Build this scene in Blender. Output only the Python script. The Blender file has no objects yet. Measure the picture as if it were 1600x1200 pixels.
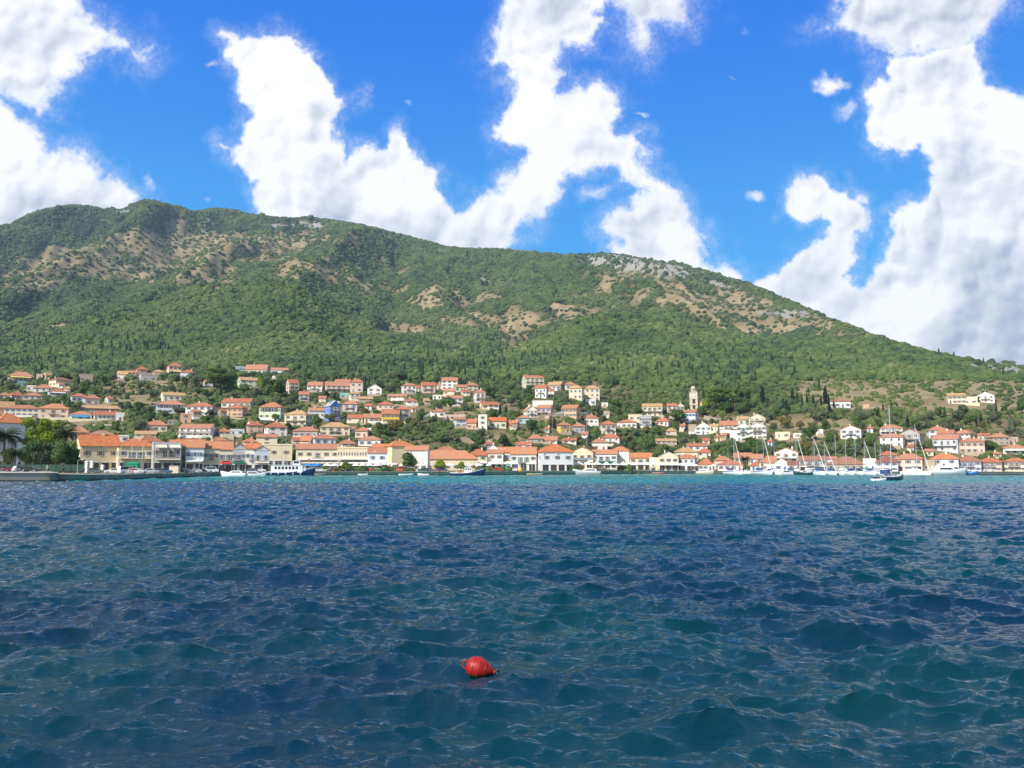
import bpy, math, random
import numpy as np
random.seed(7)
C = bpy.context.scene.collection
sc = bpy.context.scene
rad = math.radians
# ------------------------------------------------------------------ camera, light, exposure
F = 1331.0                                   # focal length in photo pixels (1600 px wide)
HOR = 730.0                                  # pixel row of the horizon
CAMH = 3.0
PITCH = math.atan((HOR-600)/F)
cam = bpy.data.cameras.new('camera'); camo = bpy.data.objects.new('camera', cam); C.objects.link(camo)
cam.sensor_width = 36; cam.lens = 36*F/1600; cam.clip_start = .1; cam.clip_end = 60000
camo.location = (0, 0, CAMH); camo.rotation_euler = (math.pi/2+PITCH, 0, 0)
sc.camera = camo
sc.view_settings.view_transform = 'Standard'; sc.view_settings.look = 'None'
sc.view_settings.exposure = 0.3; sc.view_settings.gamma = 1
SUN = np.array([-.62, -.74, .82]); SUN /= np.linalg.norm(SUN)
w = bpy.data.worlds.new('World'); sc.world = w; w.use_nodes = True
nt = w.node_tree; bg = nt.nodes['Background']; st = nt.nodes.new('ShaderNodeTexSky')
st.sky_type = 'NISHITA'; st.sun_disc = False
st.sun_elevation = math.asin(SUN[2]); st.sun_rotation = math.atan2(SUN[0], SUN[1])
nt.links.new(st.outputs[0], bg.inputs[0]); bg.inputs[1].default_value = .13
sl = bpy.data.lights.new('sun', 'SUN'); sl.energy = 4.6; sl.angle = rad(.5); sl.color = (1, .95, .86)
so = bpy.data.objects.new('sun', sl); C.objects.link(so)
import mathutils
so.rotation_euler = mathutils.Vector(SUN).to_track_quat('Z', 'Y').to_euler()
sc.cycles.max_bounces = 5; sc.cycles.diffuse_bounces = 2; sc.cycles.glossy_bounces = 3
sc.cycles.transmission_bounces = 2; sc.cycles.transparent_max_bounces = 8; sc.cycles.volume_bounces = 0
sc.cycles.caustics_reflective = False; sc.cycles.caustics_refractive = False
sc.cycles.use_denoising = True; sc.cycles.sample_clamp_direct = 6; sc.cycles.sample_clamp_indirect = 4

# ------------------------------------------------------------------ helpers
cp, sp = math.cos(PITCH), math.sin(PITCH)
def ut(x, y):            # photo pixel -> (X/Y, (Z-h)/Y)
    xc = (np.asarray(x, float)-800)/F; yc = (600-np.asarray(y, float))/F
    dy = cp-yc*sp
    return xc/dy, (sp+yc*cp)/dy
def pix(X, Y, Z):        # world -> photo pixel
    Zc = np.asarray(Z)-CAMH
    d = Y*cp+Zc*sp; v = -np.asarray(Y)*sp+Zc*cp
    return 800+F*X/d, 600-F*v/d
_tab = np.random.RandomState(3).rand(8, 256, 256)
def vnoise(x, y, k=0):
    t = _tab[k % 8]
    xi = np.floor(x).astype(int); yi = np.floor(y).astype(int); fx = x-xi; fy = y-yi
    fx = fx*fx*(3-2*fx); fy = fy*fy*(3-2*fy)
    a = t[xi & 255, yi & 255]; b = t[(xi+1) & 255, yi & 255]; c = t[xi & 255, (yi+1) & 255]; d = t[(xi+1) & 255, (yi+1) & 255]
    return (a*(1-fx)+b*fx)*(1-fy)+(c*(1-fx)+d*fx)*fy
def fbm(x, y, o=5, k=0, g=.5):
    s = 0; a = 1; n = 0; c, s_ = .8, .6
    for i in range(o):
        s = s+a*(vnoise(x+17.3*i, y-9.1*i, k+i)-.5); n += a; a *= g
        x, y = (x*c-y*s_)*2.03, (x*s_+y*c)*2.03
    return s/n*2
def sstep(a, b, x):
    t = np.clip((x-a)/(b-a), 0, 1); return t*t*(3-2*t)
def mesh_np(name, co, quads, attrs=None, smooth=True):
    me = bpy.data.meshes.new(name); nv = len(co); nf = len(quads); k = quads.shape[1]
    me.vertices.add(nv); me.vertices.foreach_set('co', np.ascontiguousarray(co, np.float32).ravel())
    me.loops.add(nf*k); me.loops.foreach_set('vertex_index', np.ascontiguousarray(quads, np.int32).ravel())
    me.polygons.add(nf); me.polygons.foreach_set('loop_start', np.arange(0, nf*k, k, dtype=np.int32))
    me.update(calc_edges=True)
    if smooth: me.polygons.foreach_set('use_smooth', np.ones(nf, bool))
    for n, (t, a) in (attrs or {}).items():
        at = me.attributes.new(n, t, 'POINT')
        at.data.foreach_set('value' if t == 'FLOAT' else 'vector', np.ascontiguousarray(a, np.float32).ravel())
    me.validate(); return me
def grid_q(nr, nc):
    i = np.arange(nr*nc).reshape(nr, nc)
    return np.stack([i[:-1, :-1], i[:-1, 1:], i[1:, 1:], i[1:, :-1]], -1).reshape(-1, 4)
class NB:                # small node-building helper
    def __init__(s, name):
        s.m = bpy.data.materials.new(name); s.m.use_nodes = True; s.t = s.m.node_tree; s.t.nodes.clear()
        s.out = s.n('OutputMaterial')
    def n(s, ty, **kw):
        nd = s.t.nodes.new('ShaderNode'+ty)
        for k, v in kw.items():
            if k.startswith('i_'):
                key = k[2:]; key = int(key) if key.isdigit() else key.replace('_', ' ')
                s.set(nd, key, v)
            else: setattr(nd, k, v)
        return nd
    def set(s, nd, key, v):
        if hasattr(v, 'is_output') or isinstance(v, bpy.types.NodeSocket): s.t.links.new(v, nd.inputs[key])
        elif hasattr(v, 'outputs'): s.t.links.new(v.outputs[0], nd.inputs[key])
        else:
            if isinstance(v, (tuple, list)) and len(v) == 3 and nd.inputs[key].type == 'RGBA': v = (*v, 1)
            nd.inputs[key].default_value = v
    def math(s, op, a, b=0., c=None):
        nd = s.n('Math', operation=op); s.set(nd, 0, a); s.set(nd, 1, b)
        if c is not None: s.set(nd, 2, c)
        return nd
    def mix(s, f, a, b, blend='MIX'):
        nd = s.n('MixRGB', blend_type=blend); s.set(nd, 0, f); s.set(nd, 1, a); s.set(nd, 2, b); return nd
    def ramp(s, f, a, b):
        nd = s.n('MapRange', interpolation_type='SMOOTHSTEP'); s.set(nd, 0, f); s.set(nd, 1, a); s.set(nd, 2, b); return nd
    def noise(s, scale, detail=4, vec=None, rough=.5):
        nd = s.n('TexNoise'); nd.inputs['Scale'].default_value = scale; nd.inputs['Detail'].default_value = detail
        nd.inputs['Roughness'].default_value = rough
        if vec is not None: s.set(nd, 'Vector', vec)
        return nd
    def attr(s, name): return s.n('Attribute', attribute_name=name).outputs['Fac']
    def pbsdf(s, **kw):
        b = s.n('BsdfPrincipled', **{'i_'+k: v for k, v in kw.items()}); s.t.links.new(b.outputs[0], s.out.inputs[0]); return b
def link(name, me, mat=None, parent=None):
    o = bpy.data.objects.new(name, me); C.objects.link(o)
    if mat is not None:
        if not me.materials: me.materials.append(mat)
    if parent is not None: o.parent = parent
    return o

# ------------------------------------------------------------------ sky dome with cumulus clouds
CLOUDS = [  # (softness, outline) in degrees-like photo units around the view
 (9, [(-700,-300),(150,-300),(125,-20),(132,10),(150,22),(172,35),(190,55),(205,65),(213,75),(228,62),(245,72),(235,90),(222,110),(205,105),(190,85),(165,80),(140,95),(130,120),(110,130),(95,140),(90,165),(60,178),(30,170),(-20,150),(-700,150)]),
 (8, [(-700,120),(-20,140),(20,160),(45,185),(70,200),(85,235),(105,235),(128,240),(150,260),(165,278),(200,280),(222,300),(205,315),(190,330),(190,420),(-700,420)]),
 (5, [(336,50),(355,55),(372,62),(395,52),(430,50),(455,62),(480,80),(495,95),(510,125),(530,150),(555,150),(550,175),(530,190),(535,220),(545,250),(555,235),(575,222),(598,225),(605,198),(625,193),(640,205),(652,240),(665,258),(685,262),(698,285),(705,315),(725,325),(745,335),(790,340),(790,410),(400,410),(395,340),(398,315),(395,290),(370,270),(355,245),(340,225),(358,228),(375,225),(375,205),(385,180),(380,150),(378,125),(360,105),(350,85),(355,70)]),
 (7, [(780,-300),(960,-300),(960,5),(945,25),(950,40),(930,70),(905,70),(885,75),(875,110),(870,140),(890,145),(915,135),(935,130),(965,140),(985,165),(985,185),(975,200),(1010,205),(1015,235),(1010,260),(1040,275),(1065,295),(1075,330),(1080,350),(1095,365),(1110,400),(1145,410),(1165,430),(1165,480),(1060,460),(960,430),(955,395),(965,375),(935,360),(955,325),(985,320),(1000,300),(970,285),(960,262),(930,268),(895,275),(880,310),(860,325),(830,340),(815,370),(795,385),(790,420),(700,420),(700,330),(720,325),(735,325),(742,300),(765,290),(790,265),(812,243),(790,230),(770,210),(768,190),(785,175),(800,155),(795,120),(790,105),(765,110),(755,90),(775,85),(778,60),(785,0)]),
 (12, [(925,-300),(1160,-300),(1100,10),(1085,20),(1080,42),(1060,45),(1020,45),(1015,75),(1000,92),(980,85),(975,65),(985,40),(980,15),(950,10),(925,0)]),
 (10, [(1310,-300),(1600,-300),(1575,0),(1565,25),(1535,55),(1528,72),(1480,85),(1400,82),(1350,75),(1330,50),(1300,50),(1270,48),(1295,35),(1310,10)]),
 (5, [(1385,80),(1440,70),(1528,66),(1530,85),(1535,125),(1560,128),(1600,150),(2300,60),(2300,800),(1560,640),(1180,500),(1185,435),(1215,415),(1250,380),(1290,365),(1300,350),(1280,335),(1260,340),(1220,335),(1235,300),(1250,280),(1280,272),(1305,280),(1330,305),(1355,315),(1368,340),(1360,365),(1340,370),(1335,400),(1320,430),(1345,440),(1375,410),(1385,380),(1385,340),(1385,325),(1410,315),(1440,305),(1455,280),(1455,260),(1430,235),(1390,235),(1355,225),(1350,195),(1360,165),(1350,150),(1370,125),(1385,118)]),
]
WISPS = [(1300,127,27,15,.9),(1175,312,20,13,.7),(1325,168,20,20,.5),(645,158,12,7,.3),(1165,45,9,6,.2),(235,280,9,14,.4),(328,95,14,7,.35),(1147,127,9,6,.25),(330,317,8,6,.35),(1008,178,16,8,.45),(725,300,25,20,.2),(790,130,26,22,.35),(930,300,40,18,.5),(770,330,30,14,.5),(1085,355,20,15,.4)]
GREY = [(40,55,70,35,.5),(60,150,80,25,.55),(40,330,130,32,.6),(120,40,40,30,.3),(540,290,48,60,.45),(500,120,40,38,.3),(588,240,30,18,.7),(520,345,55,30,.45),(650,355,80,26,.4),(850,20,75,45,.6),(1010,350,50,60,.6),(930,235,55,25,.35),(1040,20,80,50,.6),(1450,20,150,60,.8),(1470,270,55,75,.6),(1570,440,70,110,1.),(1450,400,50,50,.5),(1460,130,50,40,.4),(1350,470,120,45,.5),(1300,345,50,25,.4),(1570,540,120,60,.9),(1290,420,60,40,.3),(735,375,60,25,.3)]
LITE = [(1410,480,60,26,.6),(1545,362,45,20,.7),(1590,195,40,40,.6),(1420,185,45,30,.4),(1480,470,40,30,.4),(1055,370,22,18,.8),(440,170,60,50,.3),(620,300,60,40,.4),(820,240,50,40,.4),(20,230,60,50,.5),(1400,330,40,20,.5)]
def poly_sd(px, py, P):
    P = np.array(P, float); n = len(P); d = np.full(px.shape, 1e9); ins = np.zeros(px.shape, bool)
    for i in range(n):
        a = P[i]; b = P[(i+1) % n]; e = b-a; wx = px-a[0]; wy = py-a[1]
        t = np.clip((wx*e[0]+wy*e[1])/(e@e), 0, 1)
        d = np.minimum(d, (wx-e[0]*t)**2+(wy-e[1]*t)**2)
        c = ((a[1] > py) != (b[1] > py)) & (px < (b[0]-a[0])*(py-a[1])/(b[1]-a[1]+1e-9)+a[0])
        ins ^= c
    return np.where(ins, 1, -1)*np.sqrt(d)
def build_sky():
    # directions on a lat/long grid, dense where the hills and town are faced
    ax = np.concatenate([np.linspace(-75, -33, 90)[:-1], np.linspace(-33, 33, 1050), np.linspace(33, 75, 90)[1:]])
    el = np.concatenate([np.linspace(-4, 36, 640), np.linspace(36, 82, 110)[1:]])
    A, E = np.meshgrid(np.radians(ax), np.radians(el))
    D = np.stack([np.sin(A)*np.cos(E), np.cos(A)*np.cos(E), np.sin(E)], -1)
    # angular chart whose units are the photo's pixels near the view axis
    d = np.maximum(D[..., 1]*cp+D[..., 2]*sp, .25); PX = 800+F*D[..., 0]/d; PY = 600-F*(-D[..., 1]*sp+D[..., 2]*cp)/d
    core = (PX > -350) & (PX < 1950) & (PY > -170)
    qx, qy = PX[core], PY[core]
    wx = qx+15*fbm(qx/45, qy/45, 4, 1)+6*fbm(qx/14, qy/14, 4, 5); wy = qy+15*fbm(qx/45+40, qy/45, 4, 2)+6*fbm(qx/14+9, qy/14, 4, 6)
    det = fbm(qx/34, qy/34, 7, 3, .62)
    bil = 1-np.abs(fbm(qx/46, qy/46, 5, 4, .55))*2
    dens = np.zeros(qx.shape); depth = np.full(qx.shape, -99.)
    for soft, P in CLOUDS:
        sd = poly_sd(wx, wy, P)+det*(8+soft)+(bil-.6)*6
        dens = np.maximum(dens, sstep(-soft*2.2, soft*3.0, sd)**1.4); dens = np.maximum(dens, .30*sstep(-soft*5-6, soft*2, sd+det*14)); depth = np.maximum(depth, sd)
    for cx, cy, rx, ry, s in WISPS:
        r = np.hypot((wx-cx)/rx, (wy-cy)/ry)
        dens = np.maximum(dens, s*sstep(1.25, .1, r-det*.5))
    g = np.zeros(qx.shape)
    for L, sg in ((GREY, 1), (LITE, -1)):
        for cx, cy, rx, ry, s in L:
            g = g+sg*s*np.exp(-(((wx-cx)/rx)**2+((wy-cy)/ry)**2)**1.3*.8)
    h = lambda x, y: fbm(x/75, y/75, 5, 6, .5)+.6*(1-2*np.abs(fbm(x/60, y/60, 3, 2, .4)))
    rel = h(qx, qy)-h(qx-9, qy-12)
    g = g*(1+.5*fbm(qx/50, qy/50, 5, 3))
    rel2 = fbm(qx/26, qy/26, 5, 3, .5)-fbm((qx-4)/26, (qy-5)/26, 5, 3, .5)
    sh = .9*np.tanh(g*.9)+.02+np.clip(rel, -.45, .6)*.70+np.clip(rel2, -.4, .5)*.22+.22*np.clip(fbm(qx/80, qy/80, 5, 7)+.05, -.5, 1)
    sh = sh*sstep(0, 38, depth)+.25*np.clip(rel, 0, 1)*(depth < 38)
    dn = np.zeros(PX.shape); shd = np.zeros(PX.shape)
    # the rest of the sky: broken fair weather cloud
    lx, ly = A*4.2, E*6.5
    dn[:] = sstep(.02, .35, fbm(lx*1.3+3, ly*1.3, 6, 5)); shd[:] = .35+.5*fbm(lx*3, ly*3, 4, 2)
    m = sstep(-170, -60, PY[core])*sstep(-350, -230, qx)*sstep(1950, 1830, qx)
    dn[core] = dn[core]*(1-m)+dens*m; shd[core] = shd[core]*(1-m)+sh*m
    R = 26000.
    me = mesh_np('sky', (D*R).reshape(-1, 3), grid_q(len(el), len(ax))[:, ::-1], {'cloud': ('FLOAT', dn), 'shade': ('FLOAT', np.clip(shd, 0, 1.2))})
    b = NB('sky_emission'); cl = b.attr('cloud'); shn = b.attr('shade')
    geo = b.n('NewGeometry'); nv = b.n('Vector' + 'Math', operation='NORMALIZE'); b.set(nv, 0, geo.outputs['Position'])
    sx = b.n('SeparateXYZ'); b.set(sx, 0, nv)
    f = b.ramp(sx.outputs[2], .12, .52)
    blue = b.mix(f, (.026, .375, .84), (.000, .150, .68))
    n1 = b.noise(260, 5, nv, .6)
    cl2 = b.math('ADD', cl, b.math('MULTIPLY', b.math('SUBTRACT', n1, .5), b.math('MULTIPLY', b.math('MULTIPLY', cl, b.math('SUBTRACT', 1, cl)), 2.4)))
    white = b.mix(shn, (.93, .93, .925), (.39, .435, .555))
    col = b.mix(b.ramp(cl2, 0, 1), blue, white)
    em = b.n('Emission', i_0=col, i_1=1.0); b.t.links.new(em.outputs[0], b.out.inputs[0])
    b.m.cycles.emission_sampling = 'NONE'
    o = link('sky', me, b.m); o['kind'] = 'structure'
build_sky()

# ------------------------------------------------------------------ terrain: knots in photo rows, real distances
def tab(*p):
    xs, ys = zip(*p); return lambda x: np.interp(x, xs, ys)
SHORE = tab((-900,178),(93,178),(97,186),(143,188),(147,192),(200,203),(270,238),(348,288),(356,318),(500,325),(750,332),(860,347),(900,352),(935,385),(1000,400),(1100,402),(1180,372),(1300,352),(1400,342),(1600,334),(2500,330))
QZ = tab((-900,1.9),(92,1.9),(98,1.45),(345,1.25),(500,1.3),(900,1.5),(1100,1.35),(2500,1.3))
SKYL = tab((-900,420),(-300,400),(0,352),(20,340),(40,333),(70,325),(90,322),(120,324),(150,328),(178,327),(190,319),(210,314),(232,316),(260,324),(290,332),(330,327),(360,330),(380,336),(420,341),(470,342),(520,346),(600,362),(650,374),(700,388),(760,392),(800,391),(830,396),(880,400),(950,396),(1000,403),(1060,411),(1100,422),(1180,445),(1250,475),(1300,498),(1400,537),(1450,551),(1530,567),(1570,570),(1600,573),(1900,600),(2500,640))
FRONT = tab((-900,560),(0,548),(50,536),(100,522),(169,503),(236,488),(280,466),(337,456),(405,455),(450,460),(530,505),(614,522),(675,539),(709,550),(760,562),(800,552),(867,526),(901,501),(952,490),(1060,499),(1144,520),(1212,531),(1347,540),(1448,552),(1498,570),(1560,588),(1600,596),(1900,620),(2500,650))
FRY = tab((-900,1050),(0,1050),(337,1300),(530,1250),(709,1050),(760,980),(867,1050),(952,1150),(1212,1150),(1448,1050),(1600,950),(2500,900))
SKYY = tab((-900,2900),(200,3100),(600,2900),(950,2700),(1250,2300),(1450,2000),(1600,1750),(2500,1500))
MIDK = tab((-900,.5),(200,.52),(600,.55),(800,.45),(1250,.5),(2500,.5))
DRY = [(300,395,45,22,.6),(110,425,90,22,.5),(480,395,70,22,.35),(40,410,50,12,.4),(980,430,80,14,.45),(1050,450,60,10,.4),(1150,500,90,16,.4),(560,450,60,16,.3),(265,398,95,36,1.1),(150,392,85,14,.9),(330,420,40,22,1.),(60,447,80,14,.8),(380,402,50,26,.7),(450,372,70,12,.6),(520,425,60,18,.4),(760,465,16,8,1.4),(800,480,14,10,.9),(690,470,60,14,.5),(650,455,60,22,.5),(810,503,90,11,.95),(730,497,30,8,1.0),(620,515,34,8,1.0),(805,535,18,14,1.1),(905,482,30,13,.9),(960,462,60,18,.55),(870,470,40,10,.6),(590,372,60,10,.4),(1190,475,60,14,.55),(1110,470,80,18,.5),(1265,504,40,8,1.2),(1180,515,60,13,.6),(1290,520,60,12,.6),(1335,612,60,18,1.1),(1400,600,130,20,1.3),(1500,605,100,26,1.2),(1560,640,70,30,.8),(1450,640,90,18,.9),(1240,668,45,12,1.2),(1308,668,22,10,1.5),(110,660,80,8,.5),(1110,655,40,6,.9),(850,655,26,6,.8),(500,636,40,6,.7),(720,640,40,8,.6),(760,690,30,8,.6),(240,600,60,14,.6),(200,630,50,10,.5),(90,510,60,6,.5)]
ROCK = [(950,402,55,12,1.3),(1060,424,50,12,1.3),(1000,412,60,10,1.),(1130,445,40,8,.8),(1230,490,45,8,1.3),(470,352,60,8,.9),(330,345,20,12,.6),(190,330,20,10,.8),(275,345,14,6,.8),(760,432,14,14,.9),(1570,575,60,10,1.),(1180,470,40,6,.5),(930,430,50,14,.4),(60,345,40,10,.3),(660,400,30,8,.3),(590,365,40,6,.5),(1500,570,70,8,.4),(1330,556,14,3,1.),(960,560,9,3,1.5),(1000,550,60,25,.25)]
def gsum(L, x, y):
    s = np.zeros(np.shape(x))
    for cx, cy, rx, ry, a in L: s = s+a*np.exp(-((x-cx)/rx)**2-((y-cy)/ry)**2)
    return s
NU, NY = 1000, 760
XG = np.concatenate([np.linspace(-900, -60, 100)[:-1], np.linspace(-60, 1660, NU-198), np.linspace(1660, 2500, 100)[:-1], [2500], ])
NU = len(XG)
UG = (XG-800)/F
def build_terrain_grid():
    Ys = np.concatenate([[0], np.geomspace(1, 1+3400, NY-1)])           # replaced below: offsets mapped per column
    s = np.linspace(0, 1, NY)
    G = np.zeros((NY, NU)); Yg = np.zeros((NY, NU))
    for j, x in enumerate(XG):
        y0 = SHORE(x); z0 = QZ(x)-.12
        yA = max(y0+42, 292)
        yf, sy = FRY(x), SKYY(x)
        K = [(165, -3), (y0+.3, -3), (y0+1.6, z0), (y0+14, z0), (yA, 1.9)]
        P = [(700, 372+.03*(x-800)*(x > 800)), (660, 450), (620, 540), (594, 620)]
        tz = lambda Y, py: CAMH+Y*float(ut(x, py)[1])
        pv = yA-28
        for py, Y in P: pv = max(Y, pv+58); K.append((pv, tz(pv, py)))
        fr = float(FRONT(x)); sk = float(SKYL(x))
        m1 = 594*.5+fr*.5
        K.append((pv*.45+yf*.55, tz(pv*.45+yf*.55, m1)))
        K.append((yf*.95, tz(yf*.95, fr+3))); K.append((yf, tz(yf, fr)))
        dipy = min(sk+(fr-sk)*.92+8, fr+9)
        dz = min(max((fr-sk-15)*.3, 0), 30)
        K.append((yf+240, tz(yf+240, fr+dz)))
        mk = float(MIDK(x)); Ym = yf+240+(sy-yf-240)*.5
        K.append((Ym, tz(Ym, sk+(fr-sk)*(1-mk)*.95)))
        K.append((sy*.96, tz(sy*.96, sk+3))); K.append((sy, tz(sy, sk)))
        K.append((sy+200, tz(sy, sk)*.93)); K.append((sy+900, tz(sy, sk)*.45))
        K = np.array(K)
        # column distances: shared progression between first and last knot
        Yc = K[0, 0]*(K[-1, 0]/K[0, 0])**s
        z = np.interp(Yc, K[:, 0], K[:, 1])
        G[:, j] = z; Yg[:, j] = Yc
    # smooth along distance and across
    k = np.array([1, 3, 5, 6, 5, 3, 1.]); k /= k.sum()
    Z = G.copy()
    flat = sstep(0, 60, Yg-np.maximum(SHORE(XG)+42, 292)[None])
    for ax, rep in ((0, 2), (1, 3)):
        for _ in range(rep):
            Zp = np.pad(Z, ((3, 3), (0, 0)) if ax == 0 else ((0, 0), (3, 3)), 'edge')
            Z = sum(k[i]*(Zp[i:i+NY] if ax == 0 else Zp[:, i:i+NU]) for i in range(7))
    Z = G*(1-flat)+Z*flat
    X = UG[None]*Yg
    far = sstep(650, 1300, Yg)
    crest = np.exp(-((Yg-SKYY(XG)[None])/120)**2)
    back = sstep(0, 500, Yg-FRY(XG)[None])
    rel = fbm(X/300, Yg/300, 6, 1)*30*far+(np.abs(fbm(X/330+5+Yg/2600, Yg/1300, 5, 2))-.22)*-(60+170*back)*far
    rel = rel*(1-.85*crest)*(1-.6*np.exp(-((Yg-FRY(XG)[None])/90)**2))
    Z = Z+rel+flat*(fbm(X/60, Yg/60, 5, 3)*2.2)*(.4+far*1.6)
    px, py = pix(X, Yg, Z)
    rk = gsum(ROCK, px, py)
    Z = Z+far*np.clip(rk, 0, 1.2)*np.abs(fbm(X/26, Yg/26, 5, 4, .65))*26
    Z = Z+far*back*fbm(X/60, Yg/60, 5, 2, .6)*9
    tsk = np.array([float(ut(x, SKYL(x))[1]) for x in XG])[None]
    lim = CAMH+Yg*tsk-4+fbm(X/55, Yg/55, 5, 6)*9
    beh = Yg > FRY(XG)[None]*.7
    Z = np.where(beh & (Yg < SKYY(XG)[None]+30), np.minimum(Z, lim), Z)
    near = np.abs(Yg-SKYY(XG)[None]) < 60
    Z = np.where(near, np.maximum(Z, lim), Z)
    return X, Yg, Z
TX, TY, TZ = build_terrain_grid()
TPX, TPY = pix(TX, TY, TZ)
TT = (TZ-CAMH)/TY
def ground_at(x, y):
    """world point where the photo pixel meets the terrain"""
    u, t = ut(x, y); u = float(u); t = float(t)
    j = float(np.interp(u, UG, np.arange(NU))); j0 = min(int(j), NU-2); fj = j-j0
    col = TT[:, j0]*(1-fj)+TT[:, j0+1]*fj; yy = TY[:, j0]*(1-fj)+TY[:, j0+1]*fj
    k = np.argmax(col >= t)
    if k == 0: k = 1
    a, b = col[k-1], col[k]; f = 0 if b == a else min(max((t-a)/(b-a), 0), 1)
    Y = yy[k-1]*(1-f)+yy[k]*f
    zc = TZ[:, j0]*(1-fj)+TZ[:, j0+1]*fj
    return u*Y, Y, float(np.interp(Y, yy, zc))
def z_at(X, Y):
    u = X/Y; j = float(np.interp(u, UG, np.arange(NU))); j0 = min(int(j), NU-2); fj = j-j0
    yy = TY[:, j0]*(1-fj)+TY[:, j0+1]*fj; zc = TZ[:, j0]*(1-fj)+TZ[:, j0+1]*fj
    return float(np.interp(Y, yy, zc))
px_, py_ = TPX, TPY
dn = fbm(TX/70, TY/70, 5, 2)
dry = 1.55*gsum(DRY, px_, py_)*(.85+1.5*dn); rck = gsum(ROCK, px_, py_)*(.9+1.3*fbm(TX/22, TY/22, 4, 5, .7))
far_g = sstep(560, 900, TY)
DRYM = np.clip(dry+(1-far_g)*(.24+.6*np.clip(dn, 0, 1))+far_g*np.clip(fbm(TX/160, TY/160, 5, 6)-.28, 0, 1)*1.3*sstep(1150, 1700, TY), 0, 1.3)
ROCKM = np.clip(rck*1.1+far_g*sstep(1300, 2200, TY)*np.clip(fbm(TX/45, TY/45, 5, 7, .65)-.52, 0, 1)*3, 0, 1.3)
def build_hills():
    me = mesh_np('hills', np.stack([TX, TY, TZ], -1).reshape(-1, 3), grid_q(NY, NU), {'dry': ('FLOAT', DRYM), 'rock': ('FLOAT', ROCKM)})
    b = NB('hill_ground'); pos = b.n('NewGeometry').outputs['Position']
    n1 = b.noise(.05, 8, pos, .65); n2 = b.noise(.45, 6, pos, .7); n3 = b.noise(.012, 5, pos, .6)
    grn = b.mix(b.ramp(n1, .35, .65), (.030, .048, .016), (.075, .085, .028))
    grn = b.mix(b.ramp(n2, .45, .62), grn, (.14, .115, .05))
    tan = b.mix(b.ramp(n2, .3, .7), (.28, .205, .11), (.165, .14, .07)); tan = b.mix(b.ramp(n3, .4, .6), tan, (.31, .245, .14))
    tan = b.mix(b.math('MULTIPLY', b.ramp(n1, .45, .65), .45), tan, (.15, .14, .065))
    rock = b.mix(b.ramp(n2, .35, .7), (.38, .355, .325), (.15, .14, .125))
    c = b.mix(b.ramp(b.math('ADD', b.attr('dry'), b.math('MULTIPLY', b.math('SUBTRACT', n2, .5), 1.3)), .12, .75), grn, tan)
    c = b.mix(b.ramp(b.math('ADD', b.attr('rock'), b.math('MULTIPLY', b.math('SUBTRACT', n2, .5), 1.2)), .45, .75), c, rock)
    bp = b.n('Bump', i_Strength=.6, i_Distance=1.5, i_Height=n2)
    b.pbsdf(Base_Color=c, Roughness=.95, Normal=bp, Specular_IOR_Level=.1)
    o = link('hills', me, b.m); o['kind'] = 'structure'
build_hills()

# ------------------------------------------------------------------ the sea
def wave_tile(N, L, lp, wdir, seed, spread):
    rs = np.random.RandomState(seed)
    k1 = 2*np.pi*np.fft.fftfreq(N, L/N); KX, KY = np.meshgrid(k1, k1); K = np.hypot(KX, KY); K[0, 0] = 1
    kp = 2*np.pi/lp
    S = np.exp(-1.25*(kp/K)**2)*K**-3.55*3.3**np.exp(-(np.sqrt(K/kp)-1)**2/(2*.08**2))
    th = np.arctan2(KY, KX)-wdir; S = S*(.035+np.abs(np.cos(th/2))**(2*spread)); S[0, 0] = 0
    S *= np.exp(-(K*.03)**2)
    H = np.sqrt(S)*(rs.randn(N, N)+1j*rs.randn(N, N))
    out = []
    h0 = np.real(np.fft.ifft2(H)); sc_ = 1/h0.std()
    for cut in (0, .22, .6, 1.6):
        Hc = H*(np.exp(-(K*cut/6.28)**4) if cut else 1)
        out.append((np.real(np.fft.ifft2(Hc))*sc_, np.real(np.fft.ifft2(1j*KX/K*Hc))*sc_, np.real(np.fft.ifft2(1j*KY/K*Hc))*sc_))
    return L, np.array(out)
def samp(tile, X, Y, lev):
    L, T = tile; N = T.shape[-1]
    fx = (X/L) % 1*N; fy = (Y/L) % 1*N; ix = fx.astype(int); iy = fy.astype(int); fx = fx-ix; fy = fy-iy
    l0 = np.clip(lev.astype(int), 0, 2); fl = np.clip(lev-l0, 0, 1)
    r = []
    for c in range(3):
        v = 0
        for dl, wl in ((0, 1-fl), (1, fl)):
            for dx, wx in ((0, 1-fx), (1, fx)):
                for dy, wy in ((0, 1-fy), (1, fy)):
                    v = v+wl*wx*wy*T[l0+dl, c, (iy+dy) % N, (ix+dx) % N]
        r.append(v)
    return r
WT1 = wave_tile(1024, 37., 2.3, rad(-80), 11, 4.)
WT2 = wave_tile(1024, 23.3, 1.2, rad(-98), 12, 3.)
WT3 = wave_tile(512, 97., 5.2, rad(-66), 13, 4)
def wave(X, Y, dr):
    lev = np.interp(dr, [.05, .25, .8, 2.], [0, 1, 2, 3])
    a = samp(WT1, X*.68, Y, lev)
    c, s = math.cos(.7), math.sin(.7)
    b = samp(WT2, X*c+Y*s, -X*s+Y*c, lev); b1 = b[1]*c-b[2]*s; b2 = b[1]*s+b[2]*c
    d = samp(WT3, X*.72, Y, np.maximum(lev, 1)*0+0)
    gust = 1+.45*fbm(X/23, Y/31, 3, 4)
    A1, A2, A3 = .058*gust, .028*gust, .070
    z = A1*a[0]+A2*b[0]+A3*d[0]
    ch = 1.05
    return X+ch*(A1*a[1]+A2*b1), Y+ch*(A1*a[2]+A2*b2), z
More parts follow.
